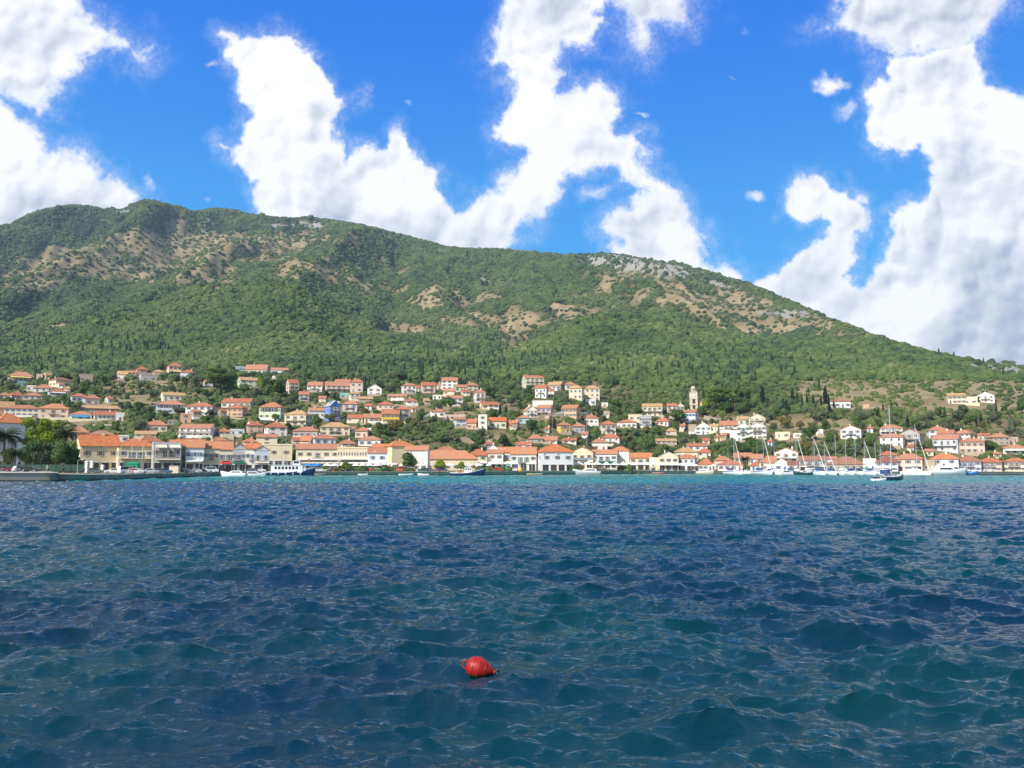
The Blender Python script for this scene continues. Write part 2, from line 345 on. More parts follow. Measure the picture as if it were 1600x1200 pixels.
def build_water():
    az = np.concatenate([-np.geomspace(180, 36, 60)[:-1], np.linspace(-36, 36, 1180), np.geomspace(36, 180, 60)[1:]])
    r = [1.2]
    while r[-1] < 470: r.append(r[-1]+max(.035, .0031*r[-1]))
    r = np.array(r); A, R = np.meshgrid(np.radians(az), r)
    X = R*np.sin(A); Y = R*np.cos(A)
    dr = np.maximum(.0031*R, .035); dr = np.where(np.abs(A) > rad(36.1), np.maximum(dr, .5), dr)
    x, y, z = wave(X, Y, dr)
    damp = 1-.5*sstep(250, 330, Y)
    pxw = 800+F*X/np.maximum(Y, 1)
    bd = np.interp(pxw, [0, 350, 500, 1000, 1600], [172, 168, 150, 140, 150])
    shal = sstep(-14, 34, Y-bd+22*fbm(X/35, Y/12, 4, 2)+12*fbm(X/5, Y/4, 3, 3))*(.86+.45*fbm(X/14, Y/9, 4, 5))
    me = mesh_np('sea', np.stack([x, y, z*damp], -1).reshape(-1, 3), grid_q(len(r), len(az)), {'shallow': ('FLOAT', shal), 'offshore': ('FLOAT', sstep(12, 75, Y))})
    b = NB('sea_water'); pos = b.n('NewGeometry').outputs['Position']; sh = b.attr('shallow')
    n3 = b.noise(.09, 4, pos)
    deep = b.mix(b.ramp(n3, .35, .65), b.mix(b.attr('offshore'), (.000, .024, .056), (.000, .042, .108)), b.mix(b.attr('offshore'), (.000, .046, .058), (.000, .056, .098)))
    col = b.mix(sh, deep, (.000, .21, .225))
    mp = b.n('Mapping', i_Vector=pos, i_Scale=(.55, 1.7, 1)); mp.inputs['Rotation'].default_value = (0, 0, .35)
    na = b.noise(3.0, 6, mp, .70)
    cd = b.n('CameraData').outputs['View Distance'] if False else None
    bp = b.n('Bump', i_Strength=1.0, i_Distance=.06, i_Height=na)
    df = b.n('BsdfDiffuse', i_Color=col, i_Normal=b.n('CombineXYZ', i_2=1.0)); gl = b.n('BsdfGlossy', i_Roughness=.03, i_Normal=bp, distribution='GGX')
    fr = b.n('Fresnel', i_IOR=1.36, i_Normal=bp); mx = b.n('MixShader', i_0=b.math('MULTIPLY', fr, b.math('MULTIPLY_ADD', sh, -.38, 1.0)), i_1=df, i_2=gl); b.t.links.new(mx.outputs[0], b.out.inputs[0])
    o = link('sea', me, b.m); o['kind'] = 'structure'
build_water()

# ------------------------------------------------------------------ woodland and scrub on the hills (uncountable: one object each)
def leaf_mat(name, cols, tscale=.02, sheen=.0):
    b = NB(name); pos = b.n('NewGeometry').outputs['Position']; r = b.n('ObjectInfo').outputs['Random']
    n1 = b.noise(tscale*.35, 6, pos, .62); n2 = b.noise(1.6, 3, pos, .6)
    f = b.math('ADD', b.math('MULTIPLY', r, .55), b.math('MULTIPLY', b.ramp(n1, .35, .65), .45))
    c = b.mix(b.ramp(f, .2, .6), cols[0], cols[1]); c = b.mix(b.ramp(f, .72, 1.0), c, cols[2])
    c = b.mix(b.math('MULTIPLY', b.ramp(n2, .4, .7), .5), c, tuple(min(v*1.7, 1) for v in cols[1]))
    b.pbsdf(Base_Color=c, Roughness=.75, Specular_IOR_Level=.25)
    return b.m
M_WOOD = leaf_mat('woodland_leaves', ((.022, .048, .016), (.078, .112, .028), (.170, .180, .066)))
M_CYP = leaf_mat('cypress_leaves', ((.010, .026, .012), (.018, .040, .016), (.03, .055, .02)))
def scatter(name, pts, scl, mat, label, cat, kind='blob', amp=.55):
    me = bpy.data.meshes.new(name); me.vertices.add(len(pts)); me.vertices.foreach_set('co', np.ascontiguousarray(pts, np.float32).ravel())
    at = me.attributes.new('scl', 'FLOAT_VECTOR', 'POINT'); at.data.foreach_set('vector', np.ascontiguousarray(scl, np.float32).ravel())
    o = link(name, me, mat); o['label'] = label; o['category'] = cat; o['kind'] = 'stuff'
    g = bpy.data.node_groups.new(name+'_growth', 'GeometryNodeTree')
    g.interface.new_socket('Geometry', in_out='INPUT', socket_type='NodeSocketGeometry'); g.interface.new_socket('Geometry', in_out='OUTPUT', socket_type='NodeSocketGeometry')
    N = g.nodes.new; L = g.links.new
    gi = N('NodeGroupInput'); go = N('NodeGroupOutput'); iop = N('GeometryNodeInstanceOnPoints'); g2i = N('GeometryNodeGeometryToInstance')
    for v in range(4):
        ico = N('GeometryNodeMeshIcoSphere'); ico.inputs['Subdivisions'].default_value = 4 if kind == 'blob' else 3
        sp_ = N('GeometryNodeSetPosition'); p = N('GeometryNodeInputPosition'); nz = N('ShaderNodeTexNoise'); nz.noise_dimensions = '4D'
        nz.inputs['W'].default_value = v*7.3; nz.inputs['Scale'].default_value = 1.25; nz.inputs['Detail'].default_value = 2.5; nz.inputs['Roughness'].default_value = .75
        sub = N('ShaderNodeVectorMath'); sub.operation = 'SUBTRACT'; sub.inputs[1].default_value = (.5, .5, .5)
        mul = N('ShaderNodeVectorMath'); mul.operation = 'MULTIPLY'; a = amp*2.4; mul.inputs[1].default_value = (a, a, a*.8)
        L(p.outputs[0], nz.inputs['Vector']); L(nz.outputs['Color'], sub.inputs[0]); L(sub.outputs[0], mul.inputs[0])
        L(ico.outputs['Mesh'], sp_.inputs['Geometry']); L(mul.outputs[0], sp_.inputs['Offset']); L(sp_.outputs[0], g2i.inputs[0])
    na = N('GeometryNodeInputNamedAttribute'); na.data_type = 'FLOAT_VECTOR'; na.inputs['Name'].default_value = 'scl'
    rv = N('FunctionNodeRandomValue'); rv.data_type = 'FLOAT_VECTOR'; rv.inputs[0].default_value = (-.12, -.12, 0); rv.inputs[1].default_value = (.12, .12, 6.28) if kind == 'blob' else (.12, .12, 6.28)
    if kind != 'blob': rv.inputs[0].default_value = (-.02, -.02, 0); rv.inputs[1].default_value = (.02, .02, 6.28)
    sm = N('GeometryNodeSetMaterial'); sm.inputs['Material'].default_value = mat
    L(gi.outputs[0], iop.inputs['Points']); L(g2i.outputs[0], iop.inputs['Instance']); iop.inputs['Pick Instance'].default_value = True
    L(rv.outputs[0], iop.inputs['Rotation']); L(na.outputs['Attribute'], iop.inputs['Scale']); L(iop.outputs[0], sm.inputs[0]); L(sm.outputs[0], go.inputs[0])
    md = o.modifiers.new('growth', 'NODES'); md.node_group = g
    return o
CYPZ = [(680,515,40,10),(740,532,50,12),(700,580,110,22),(40,535,60,14),(60,575,60,12),(250,520,20,8),(170,500,30,6),(470,490,40,12),(1120,585,80,22),(1270,625,50,18),(600,585,60,14),(760,560,40,12),(850,560,30,8),(300,450,40,6),(950,575,50,10),(1560,655,50,9),(220,545,60,10)]
def build_woods(rects):
    rs = np.random.RandomState(5)
    vis = TT >= np.maximum.accumulate(TT, 0)-.004
    dY = np.gradient(TY, axis=0); dX = np.gradient(TX, axis=1); area = np.abs(dY*dX)
    sc_ = np.interp(TY, [300, 700, 1200, 2900], [2.0, 2.7, 3.1, 4.1])     # crown radius
    cover = np.clip(1.12-1.1*sstep(.02, .62, DRYM+.25*fbm(TX/18, TY/18, 3, 1))-.95*sstep(.3, .7, ROCKM), .05, 1)
    cover = cover*(.55+.6*sstep(-.5, .2, fbm(TX/110, TY/110, 4, 3)))
    town = 1-sstep(560, 680, TY)
    cover = np.maximum(cover, .07*(TY > 1150)*(ROCKM < .5)); cover = cover*(1+.2*town)+.16*(TY < 1150)*(ROCKM < .5)
    ex = (TX/TY > -.72) & (TX/TY < .72) & vis & (TY > 330) & (TY < SKYY(XG)[None]+60)
    lam = np.where(ex, area*cover/(sc_**2*1.25), 0)
    lam = lam*(1+.3*np.clip(gsum(DRY, TPX, TPY), 0, 1)*far_g)
    n = rs.poisson(lam); i, j = np.nonzero(n); rep = n[i, j]; i = np.repeat(i, rep); j = np.repeat(j, rep)
    i = np.clip(i, 0, NY-2); j = np.clip(j, 0, NU-2); a = rs.rand(len(i)); b = rs.rand(len(i))
    def bil(G): return (G[i, j]*(1-a)+G[i+1, j]*a)*(1-b)+(G[i, j+1]*(1-a)+G[i+1, j+1]*a)*b
    P = np.stack([bil(TX), bil(TY), bil(TZ)], -1); px, py = pix(P[:, 0], P[:, 1], P[:, 2])
    keep = np.ones(len(P), bool)
    for x0, x1, y0, y1 in rects: keep &= ~((px > x0-2) & (px < x1+2) & (py > y0) & (py < y1+5) & (P[:, 1] < 700))
    P, px, py = P[keep], px[keep], py[keep]
    s = np.interp(P[:, 1], [300, 700, 1200, 2900], [1.9, 2.7, 3.1, 4.1])*np.exp(rs.randn(len(P))*.28)
    s = np.where(P[:, 1] < 620, s*.55, s)
    cz = np.zeros(len(P))
    for cx, cy, rx, ry in CYPZ: cz = np.maximum(cz, np.exp(-((px-cx)/rx)**2-((py-cy)/ry)**2))
    isc = (rs.rand(len(P)) < cz*.08) | ((rs.rand(len(P)) < .003) & (P[:, 1] > 640) & (P[:, 1] < 1500))
    S = np.stack([s, s, s*rs.uniform(.7, 1.0, len(P))], -1)
    s = s*np.where(rs.rand(len(P)) < .35, .55, 1)
    dd = np.clip(gsum(DRY, px, py), 0, 1); s = s*(1-.5*dd)
    q = P.copy(); q[:, 2] += s*.35
    scatter('woodland', q[~isc], S[~isc], M_WOOD, 'dense evergreen woodland and scrub covering the hillsides behind the town', 'woodland')
    n2 = isc.sum(); h = np.interp(P[isc, 1], [600, 1500], [4.6, 6.5])*rs.uniform(.5, 1.1, n2); q = P[isc].copy(); q[:, 2] += h*.85
    scatter('cypress_wood', q, np.stack([h*.19, h*.19, h], -1), M_CYP, 'dark pointed cypresses standing in stands within the hillside woodland', 'woodland', 'spire', .22)
    print('WOODS', len(P), n2)

# ------------------------------------------------------------------ small mesh builder and object helpers
class MB:
    def __init__(s): s.v = []; s.f = []; s.m = []; s.mats = []
    def mi(s, m):
        if m not in s.mats: s.mats.append(m)
        return s.mats.index(m)
    def face(s, pts, m):
        n = len(s.v); s.v += [tuple(p) for p in pts]; s.f.append(tuple(range(n, n+len(pts)))); s.m.append(s.mi(m))
    def hexa(s, p, m):           # p: 4 bottom, 4 top
        n = len(s.v); s.v += [tuple(q) for q in p]; k = s.mi(m)
        for q in ((3, 2, 1, 0), (4, 5, 6, 7), (0, 1, 5, 4), (1, 2, 6, 5), (2, 3, 7, 6), (3, 0, 4, 7)):
            s.f.append(tuple(n+i for i in q)); s.m.append(k)
    def box(s, cx, cy, cz, sx, sy, sz, m):   # cz is the bottom
        x0, x1, y0, y1 = cx-sx/2, cx+sx/2, cy-sy/2, cy+sy/2
        s.hexa([(x0, y0, cz), (x1, y0, cz), (x1, y1, cz), (x0, y1, cz), (x0, y0, cz+sz), (x1, y0, cz+sz), (x1, y1, cz+sz), (x0, y1, cz+sz)], m)
    def tube(s, p, q, r0, r1, m, n=8, cap=True):
        p = np.array(p, float); q = np.array(q, float); d = q-p; d /= np.linalg.norm(d)+1e-9
        a = np.cross(d, (0, 0, 1) if abs(d[2]) < .9 else (1, 0, 0)); a /= np.linalg.norm(a); b = np.cross(d, a); k0 = len(s.v); k = s.mi(m)
        for c, r in ((p, r0), (q, r1)):
            for i in range(n):
                t = 2*math.pi*i/n; s.v.append(tuple(c+r*(a*math.cos(t)+b*math.sin(t))))
        for i in range(n):
            j = (i+1) % n; s.f.append((k0+i, k0+j, k0+n+j, k0+n+i)); s.m.append(k)
        if cap: s.f.append(tuple(k0+i for i in range(n))); s.m.append(k); s.f.append(tuple(k0+n+i for i in reversed(range(n)))); s.m.append(k)
    def loft(s, rings, m, closed=True, caps=True):
        k0 = len(s.v); n = len(rings[0]); k = s.mi(m)
        for r in rings: s.v += [tuple(p) for p in r]
        for a in range(len(rings)-1):
            for i in range(n if closed else n-1):
                j = (i+1) % n; s.f.append((k0+a*n+i, k0+a*n+j, k0+(a+1)*n+j, k0+(a+1)*n+i)); s.m.append(k)
        if caps: s.f.append(tuple(k0+i for i in range(n))); s.m.append(k); s.f.append(tuple(k0+(len(rings)-1)*n+i for i in reversed(range(n)))); s.m.append(k)
    def mesh(s, name, smooth=False):
        me = bpy.data.meshes.new(name); me.from_pydata(s.v, [], s.f)
        for m in s.mats: me.materials.append(m)
        me.polygons.foreach_set('material_index', s.m)
        if smooth: me.polygons.foreach_set('use_smooth', [True]*len(s.f))
        import bmesh
        bm = bmesh.new(); bm.from_mesh(me); bmesh.ops.recalc_face_normals(bm, faces=bm.faces); bm.to_mesh(me); bm.free()
        return me
    def build(s, name, parent=None, smooth=False, loc=None):
        o = link(name, s.mesh(name, smooth), None, parent)
        if loc: o.location = loc
        return o
def empty(name, loc, rz, label, cat, group=None):
    o = bpy.data.objects.new(name, None); C.objects.link(o); o.location = loc; o.rotation_euler = (0, 0, rz); o.empty_display_size = .5
    o['label'] = label; o['category'] = cat
    if group: o['group'] = group
    return o
def tag(o, label, cat, group=None, kind=None):
    if label: o['label'] = label
    if cat: o['category'] = cat
    if group: o['group'] = group
    if kind: o['kind'] = kind
    return o
def copy_tree(o, parent=None):
    c = o.copy(); C.objects.link(c)
    if parent is not None: c.parent = parent
    for ch in KIDS.get(o.name, []): copy_tree(ch, c)
    return c
KIDS = {}
def kids_of(root):           # remember children lists once, for quick copying
    for o in C.objects:
        if o.parent: KIDS.setdefault(o.parent.name, [])
        if o.parent and o not in KIDS[o.parent.name]: KIDS[o.parent.name].append(o)
_mc = {}
def plaster(rgb, rough=.9):
    k = ('p', rgb)
    if k not in _mc:
        b = NB('plaster'); g = b.n('TexCoord').outputs['Object']; n = b.noise(.6, 6, g, .65); n2 = b.noise(4, 3, g)
        r = b.n('ObjectInfo').outputs['Random']
        c = b.mix(b.math('MULTIPLY', b.ramp(n, .45, .75), .45), rgb, tuple(v*.72 for v in rgb)); c = b.mix(b.math('MULTIPLY', b.ramp(n2, .5, .8), .2), c, tuple(v*.6 for v in rgb))
        c = b.mix(b.math('MULTIPLY', r, .15), c, (.7, .6, .5))
        b.pbsdf(Base_Color=c, Roughness=rough, Specular_IOR_Level=.2); _mc[k] = b.m
    return _mc[k]
def tiles(rgb):
    k = ('t', rgb)
    if k not in _mc:
        b = NB('roof_tiles'); g = b.n('TexCoord').outputs['Object']; r = b.n('ObjectInfo').outputs['Random']
        n = b.noise(1.1, 6, g, .7); n2 = b.noise(.25, 3, g); wv = b.n('TexWave', i_Scale=1.3, i_Distortion=1.5, i_Vector=g, wave_type='BANDS', bands_direction='X')
        c = b.mix(b.ramp(n, .35, .7), tuple(v*.62 for v in rgb), tuple(min(v*1.2, .9) for v in rgb))
        c = b.mix(b.math('MULTIPLY', b.ramp(n2, .45, .7), .35), c, (rgb[0]*.7, rgb[1]*1.25, rgb[2]*1.2)); c = b.mix(b.math('MULTIPLY', b.math('SUBTRACT', 1, wv.outputs['Fac']), .35), c, tuple(v*.45 for v in rgb))
        c = b.mix(b.math('MULTIPLY', r, .55), c, (.50, .29, .19))
        bp = b.n('Bump', i_Strength=.6, i_Distance=.08, i_Height=wv.outputs['Fac'])
        b.pbsdf(Base_Color=c, Roughness=.85, Normal=bp, Specular_IOR_Level=.2); _mc[k] = b.m
    return _mc[k]
def flat(rgb, rough=.5, metal=0., name='paint'):
    k = ('f', rgb, rough, metal)
    if k not in _mc:
        b = NB(name); n = b.noise(2.5, 4, b.n('TexCoord').outputs['Object'])
        c = b.mix(b.math('MULTIPLY', n, .25), rgb, tuple(v*.7 for v in rgb)); b.pbsdf(Base_Color=c, Roughness=rough, Metallic=metal); _mc[k] = b.m
    return _mc[k]
WALL = {'W': ((.84, .80, .72), 'white'), 'C': ((.74, .66, .47), 'cream'), 'Y': ((.78, .67, .44), 'pale yellow'), 'X': ((.85, .60, .03), 'bright yellow'), 'P': ((.68, .52, .43), 'pinkish beige'),
        'L': ((.66, .70, .74), 'pale blue'), 'B': ((.10, .26, .66), 'strong blue'), 'G': ((.58, .68, .48), 'pale green'), 'T': ((.30, .60, .54), 'turquoise'), 'S': ((.42, .34, .25), 'stone brown'),
        'O': ((.70, .42, .27), 'peach'), 'V': ((.46, .46, .46), 'grey')}
ROOF = {'r': ((.54, .185, .10), 'red tiled'), 'o': ((.68, .21, .075), 'orange tiled'), 't': ((.62, .40, .17), 'tan tiled'), 'd': ((.30, .115, .075), 'dark brown tiled'), 'g': ((.36, .37, .38), 'grey')}
GLASS = flat((.03, .035, .045), .15, name='window_glass'); WHITE = flat((.78, .78, .76), .5); DARK = flat((.05, .045, .04), .6); WOOD = flat((.23, .12, .06), .6); CONC = plaster((.40, .38, .35))
SHUT = [flat((.10, .22, .16)), flat((.28, .15, .08)), flat((.08, .16, .34)), flat((.55, .53, .48)), flat((.13, .12, .12)), flat((.20, .25, .30))]
METAL = flat((.55, .56, .58), .35, .8, 'metal')
_wm = {}
def window_mesh(wd, ht, sh):
    k = (round(wd, 1), round(ht, 1), sh)
    if k not in _wm:
        b = MB(); t = .09
        b.box(0, -.02, .0, wd, .04, ht, GLASS)
        for sx in (-1, 1): b.box(sx*(wd/2+t/2), -.05, -t, t, .1, ht+2*t, WHITE)
        b.box(0, -.05, ht, wd, .1, t, WHITE); b.box(0, -.08, -t, wd, .16, t, WHITE); b.box(0, -.035, 0, .05, .04, ht, WHITE)
        if sh >= 0:
            for sx in (-1, 1): b.box(sx*(wd/2+t+wd*.24), -.045, 0, wd*.46, .05, ht, SHUT[sh])
        _wm[k] = b.mesh('window')
    return _wm[k]
def door_mesh(sh):
    k = ('d', sh)
    if k not in _wm:
        b = MB(); b.box(0, -.03, .0, 1.0, .06, 2.1, SHUT[sh]); b.box(0, -.045, 2.1, 1.16, .1, .1, WHITE)
        for sx in (-1, 1): b.box(sx*.54, -.045, 0, .08, .1, 2.1, WHITE)
        b.box(.35, -.08, 1.0, .05, .05, .12, METAL); _wm[k] = b.mesh('door')
    return _wm[k]
def balcony(parent, x, y, z, w_, dep, m, posts=False, ph=2.6, rail=WHITE):
    b = MB(); b.box(x, y-dep/2, z-.16, w_, dep, .16, m); n = max(3, int(w_/.45))
    for i in range(n+1): b.box(x-w_/2+.04+(w_-.08)*i/n, y-dep+.05, z, .04, .04, .95, rail)
    b.box(x, y-dep+.05, z+.95, w_, .07, .07, rail)
    for sx in (-1, 1): b.box(x+sx*(w_/2-.035), y-dep/2, z+.95, .07, dep, .07, rail); b.box(x+sx*(w_/2-.035), y-dep/2, z+.45, .04, dep, .04, rail)
    if posts:
        k = max(2, int(round(w_/3.2))+1)
        for i in range(k): b.box(x-w_/2+.15+(w_-.3)*i/(k-1), y-dep+.14, z-ph if posts == 2 else z+.02, .22, .22, ph-.16 if posts == 2 else ph-.1, m)
    return b.build('balcony', parent)
def awning(parent, x, y, z, w_, dep, drop, m):
    b = MB(); b.hexa([(x-w_/2, y-dep, z-drop), (x+w_/2, y-dep, z-drop), (x+w_/2, y, z-.05), (x-w_/2, y, z-.05), (x-w_/2, y-dep, z-drop+.05), (x+w_/2, y-dep, z-drop+.05), (x+w_/2, y, z), (x-w_/2, y, z)], m)
    b.box(x, y-dep+.02, z-drop-.25, w_, .03, .25, m)
    return b.build('awning', parent)
AWN = {'W': flat((.8, .78, .72), .8), 'Y': flat((.85, .72, .25), .8), 'B': flat((.05, .35, .75), .8), 'G': flat((.02, .18, .12), .8), 'R': flat((.65, .05, .05), .8), 'K': flat((.75, .68, .52), .8), 'T': flat((.1, .45, .5), .8)}
HOUSES = []                   # (x0, x1, base, eave, apex, note) in photo units, used to place greenery between them
def house(idx, row):
    t, _, note = row.partition('|'); t = t.split(); opts = t[10:]; x0, x1, base, eave, apex = map(float, t[:5]); rf = t[5]; st = int(t[6]); wc, rc = t[7], t[8]; yaw = rad(float(t[9])); rs = random.Random(idx*7+1)
    if base < 728 and abs(yaw) < .25 and rf != 'f': yaw += rad(rs.uniform(-16, 20))
    X, Y, Z = ground_at((x0+x1)/2, base)
    ys = float(SHORE((x0+x1)/2))+17
    for o in opts:
        if o[0] == '@': ys = max(ys, float(o[1:])); Y = 0
    if Y < ys: f = ys/max(Y, 1); X = float(ut((x0+x1)/2, base)[0])*ys; Y = ys; Z = z_at(X, Y)
    th = math.atan2(X, Y); dist = Y; sc_ = dist/F
    H = (float(CAMH-Z)+Y*float(ut(0, eave)[1])); Wm = (x1-x0)*sc_*math.cos(th)**-.0
    dr = .78 if rf != 'g' else 1.0; wd = Wm/(math.cos(yaw)+dr*abs(math.sin(yaw))); dp = min(max(wd*dr, 5.5), 11.5)
    wd = max(Wm-dp*abs(math.sin(yaw)), Wm*.5)/math.cos(yaw)
    for o in opts:
        if o[0] == 'D': dp = float(o[1:])
    R = dp/2; dx, dy = math.sin(th), math.cos(th)
    root = empty('house', (X+dx*R, Y+dy*R, Z), -th+yaw, '', 'house', 'houses of the town'); hw, hd = wd/2, dp/2
    wall = plaster(WALL[wc][0]); roofm = tiles(ROOF[rc][0]) if rc != 'g' else flat(ROOF['g'][0], .8)
    b = MB(); b.box(0, 0, -3.2, wd, dp, H+3.2, wall)
    hr = max(.9, min((eave-apex)*sc_+(Z+H-CAMH)*hd/Y, .48*(dp if rf != 'g' else wd)))
    ov = .45
    if rf == 'g':
        b.hexa([(-hw, -hd, H), (hw, -hd, H), (hw, hd, H), (-hw, hd, H), (-.01, -hd, H+hr), (.01, -hd, H+hr), (.01, hd, H+hr), (-.01, hd, H+hr)], wall)
    if rf == 's':
        b.hexa([(-hw, -hd, H), (hw, -hd, H), (hw, hd, H), (-hw, hd, H), (-hw, -.01, H+hr), (hw, -.01, H+hr), (hw, .01, H+hr), (-hw, .01, H+hr)], wall)
    if rf == 'f':
        for sx in (-1, 1): b.box(sx*(hw-.1), 0, H, .2, dp, .45, wall)
        for sy in (-1, 1): b.box(0, sy*(hd-.1), H, wd-.4, .2, .45, wall)
    if 'merlon' in opts:
        n = int(wd/1.1)
        for i in range(n): b.box(-hw+.4+(wd-.8)*i/(n-1), -hd+.1, H+.45, .5, .2, .5, wall)
    b.box(0, 0, H-.16, wd+.3, dp+.3, .14, wall)
    b.build('wall', root)
    # roof
    if rf != 'f':
        b = MB(); th_ = .14
        if rf == 'h':
            rl = max((wd-dp)/2, 0)+.02; rw = max((dp-wd)/2, 0)+.01; e = H-.02; zz = ov*hr/hd*.6
            c = [(-hw-ov, -hd-ov, e-zz), (hw+ov, -hd-ov, e-zz), (hw+ov, hd+ov, e-zz), (-hw-ov, hd+ov, e-zz)]; tp = [(-rl, -rw, H+hr), (rl, -rw, H+hr), (rl, rw, H+hr), (-rl, rw, H+hr)]
            b.hexa([(p[0], p[1], p[2]-.0) for p in c]+[(p[0], p[1], p[2]+th_) for p in c], roofm)
            b.hexa([(p[0], p[1], p[2]+th_+.003) for p in c]+[(p[0], p[1], p[2]+th_) for p in tp], roofm)
            cap = tiles(tuple(min(v*1.15, .9) for v in ROOF[rc][0]) if rc != 'g' else (.4, .4, .4))
            for i in range(4): b.tube((c[i][0], c[i][1], c[i][2]+th_), (tp[i][0], tp[i][1], tp[i][2]+th_), .13, .13, cap, 6)
        else:
            L_, W_ = (hw, hd) if rf == 's' else (hd, hw); zz = ov*hr/W_
            for s_ in (-1, 1):
                def P(a, d_, z): return (a, s_*d_, z) if rf == 's' else (s_*d_, a, z)
                q = [P(-L_-.3, W_+ov, H-zz), P(L_+.3, W_+ov, H-zz), P(L_+.3, .0, H+hr+.02), P(-L_-.3, .0, H+hr+.02)]
                b.hexa(q+[(p[0], p[1], p[2]+th_) for p in q], roofm)
            if rf == 's': b.tube((-L_-.3, 0, H+hr+.17), (L_+.3, 0, H+hr+.17), .15, .15, roofm, 6)
            else: b.tube((0, -L_-.3, H+hr+.17), (0, L_+.3, H+hr+.17), .15, .15, roofm, 6)
        ro = b.build('roof', root)
        if Y < 640 and rs.random() < .55 or 'c' in opts:
            cb = MB(); cx = rs.uniform(-.5, .5)*hw; cy = rs.uniform(-.2, .5)*hd; cb.box(cx, cy, H+hr*.3, .6, .6, hr*.7+.75, wall); cb.box(cx, cy, H+hr+1.05, .8, .8, .12, CONC); cb.build('chimney', ro)
    # openings
    fh = H/st; sh = rs.choice([-1, 0, 1, 1, 2, 3, 4, 5]); n = max(1, min(9, int(round(wd/3.1))))
    for o in opts:
        if o[0] == 'n': n = int(o[1:])
        if o[0] == 's' and o[1:].lstrip('-').isdigit(): sh = int(o[1:])
    sf = base >= 729 and st >= 1 and fh > 2.3 and 'k' not in opts and 'nosf' not in opts and (st > 1) and wd > 4
    if sf:
        k = max(2, int(round(wd/3.4))); sw = wd/k; g = MB()
        g.box(0, -hd-.03, min(fh*.78, 2.7)+.14, sw*k*.97, .1, .1, WHITE)
        for i in range(k):
            cx = -hw+sw*(i+.5); hh = min(fh*.78, 2.7); g.box(cx, -hd-.01, 0, sw*.72, .08, hh, [GLASS, DARK, GLASS][i % 3]); g.box(cx, -hd-.05, hh, sw*.8, .14, .14, WHITE)
            for e_ in (-1, 0, 1): g.box(cx+e_*sw*.36, -hd-.06, 0, .09, .1, hh, WOOD if idx % 2 else WHITE)
        g.build('shopfront', root)
        if rs.random() < .55 and not any(o[0] == 'a' for o in opts): awning(root, 0, -hd-.06, fh*.98, wd*.9, 1.8, .6, AWN[rs.choice('KWKGW')])
    if 'k' not in opts:
        whs = min(1.35, fh*.48); dcol = rs.randrange(n)
        step = wd/n
        ww = min(1.0, step*.42)
        bal = 'b' in opts or 'B' in opts or (st > 1 and rs.random() < .3)
        for f in range(1 if sf else 0, st):
            z0 = f*fh+min(.95, fh*.3)
            for i in range(n):
                x = -hw+step*(i+.5)
                if f == 0 and i == dcol and fh > 2.2: o = link('door', door_mesh(max(sh, 0)), None, root); o.location = (x, -hd, .02); continue
                isd = f > 0 and bal and abs(i-(n-1)/2) < 1
                o = link('window', window_mesh(ww, whs if not isd else min(2.0, fh*.7), sh if step > ww*2.1 else -1), None, root); o.location = (x, -hd, z0 if not isd else f*fh+.1)
            sidex = -1 if yaw > 0 else 1
            if abs(yaw) > .1 or 'sw' in opts:
                m_ = 1 if dp < 8 else 2
                for i in range(m_):
                    o = link('window', window_mesh(ww, whs, sh), None, root); o.location = (sidex*hw, -hd+dp*(i+.5)/m_, z0); o.rotation_euler = (0, 0, -math.pi/2 if sidex < 0 else math.pi/2)
        if bal and st > 1:
            for f in range(1, st):
                if f < st-1 and 'B' not in opts: continue
                bw = wd*.92 if 'B' in opts else min(wd*.55, 5); balcony(root, 0, -hd, f*fh, bw, 1.4 if 'B' in opts else 1.0, wall if 'B' in opts else CONC, 1 if 'B' in opts else False, fh, METAL if rs.random() < .5 else WHITE)
    if base < 722 and rs.random() < .45:
        g = MB(); tw = wd*rs.uniform(.5, 1.15); td = rs.uniform(2.2, 4); tm = plaster(WALL[rs.choice('WCS')][0]); ox = rs.uniform(-.15, .15)*wd
        g.box(ox, -hd-td/2, -3.4, tw, td, 3.42, tm); g.box(ox, -hd-td+.1, .02, tw, .2, .8, tm)
        for sx in (-1, 1): g.box(ox+sx*(tw/2-.1), -hd-td/2+.1, .02, .2, td-.2, .8, tm)
        g.build('terrace', root)
        if rs.random() < .3:
            g = MB()
            for sx in (-1, 0, 1): g.box(ox+sx*(tw/2-.3), -hd-td+.4, .02, .14, .14, 2.35, WHITE)
            for q in range(7): g.box(ox, -hd-td+.2+(td-.2)*q/6, 2.37, tw, .1, .1, WOOD)
            g.build('pergola', root)
    for o in opts:
        if o[0] == 'a' and o != 'ac': awning(root, 0, -hd-.02, (fh*1.0 if len(o) < 3 else H)-.3, wd*.8, 2.0, .7, AWN[o[1]])
        if o[0] == 'q': awning(root, -wd*.25, -hd-.02, H-.3, wd*.42, 1.6, 1.0, AWN[o[1]]); awning(root, wd*.25, -hd-.02, H-.3, wd*.42, 1.6, 1.0, AWN[o[1]])
        if o == 'v':   # glazed veranda band
            g = MB(); g.box(0, -hd-.04, H-fh*.78, wd*.8, .06, fh*.6, GLASS)
            for i in range(6): g.box(-wd*.4+wd*.8*i/5, -hd-.09, H-fh*.8, .12, .1, fh*.66, WHITE)
            g.build('veranda_glazing', root)
        if o == 'col':
            g = MB(); k = max(4, int(wd/1.6))
            for i in range(k): g.box(-hw+.3+(wd-.6)*i/(k-1), -hd-1.3, 0, .28, .28, H-.2, wall)
            g.build('colonnade', root)
        if o == 'ac':
            for xx in (-.42, .0):
                g = MB(); g.box(hw*2*xx, -hd-.2, H-1.0, .85, .35, .6, WHITE); g.box(hw*2*xx, -hd-.385, H-.93, .5, .02, .46, DARK); g.build('air_conditioner', root)
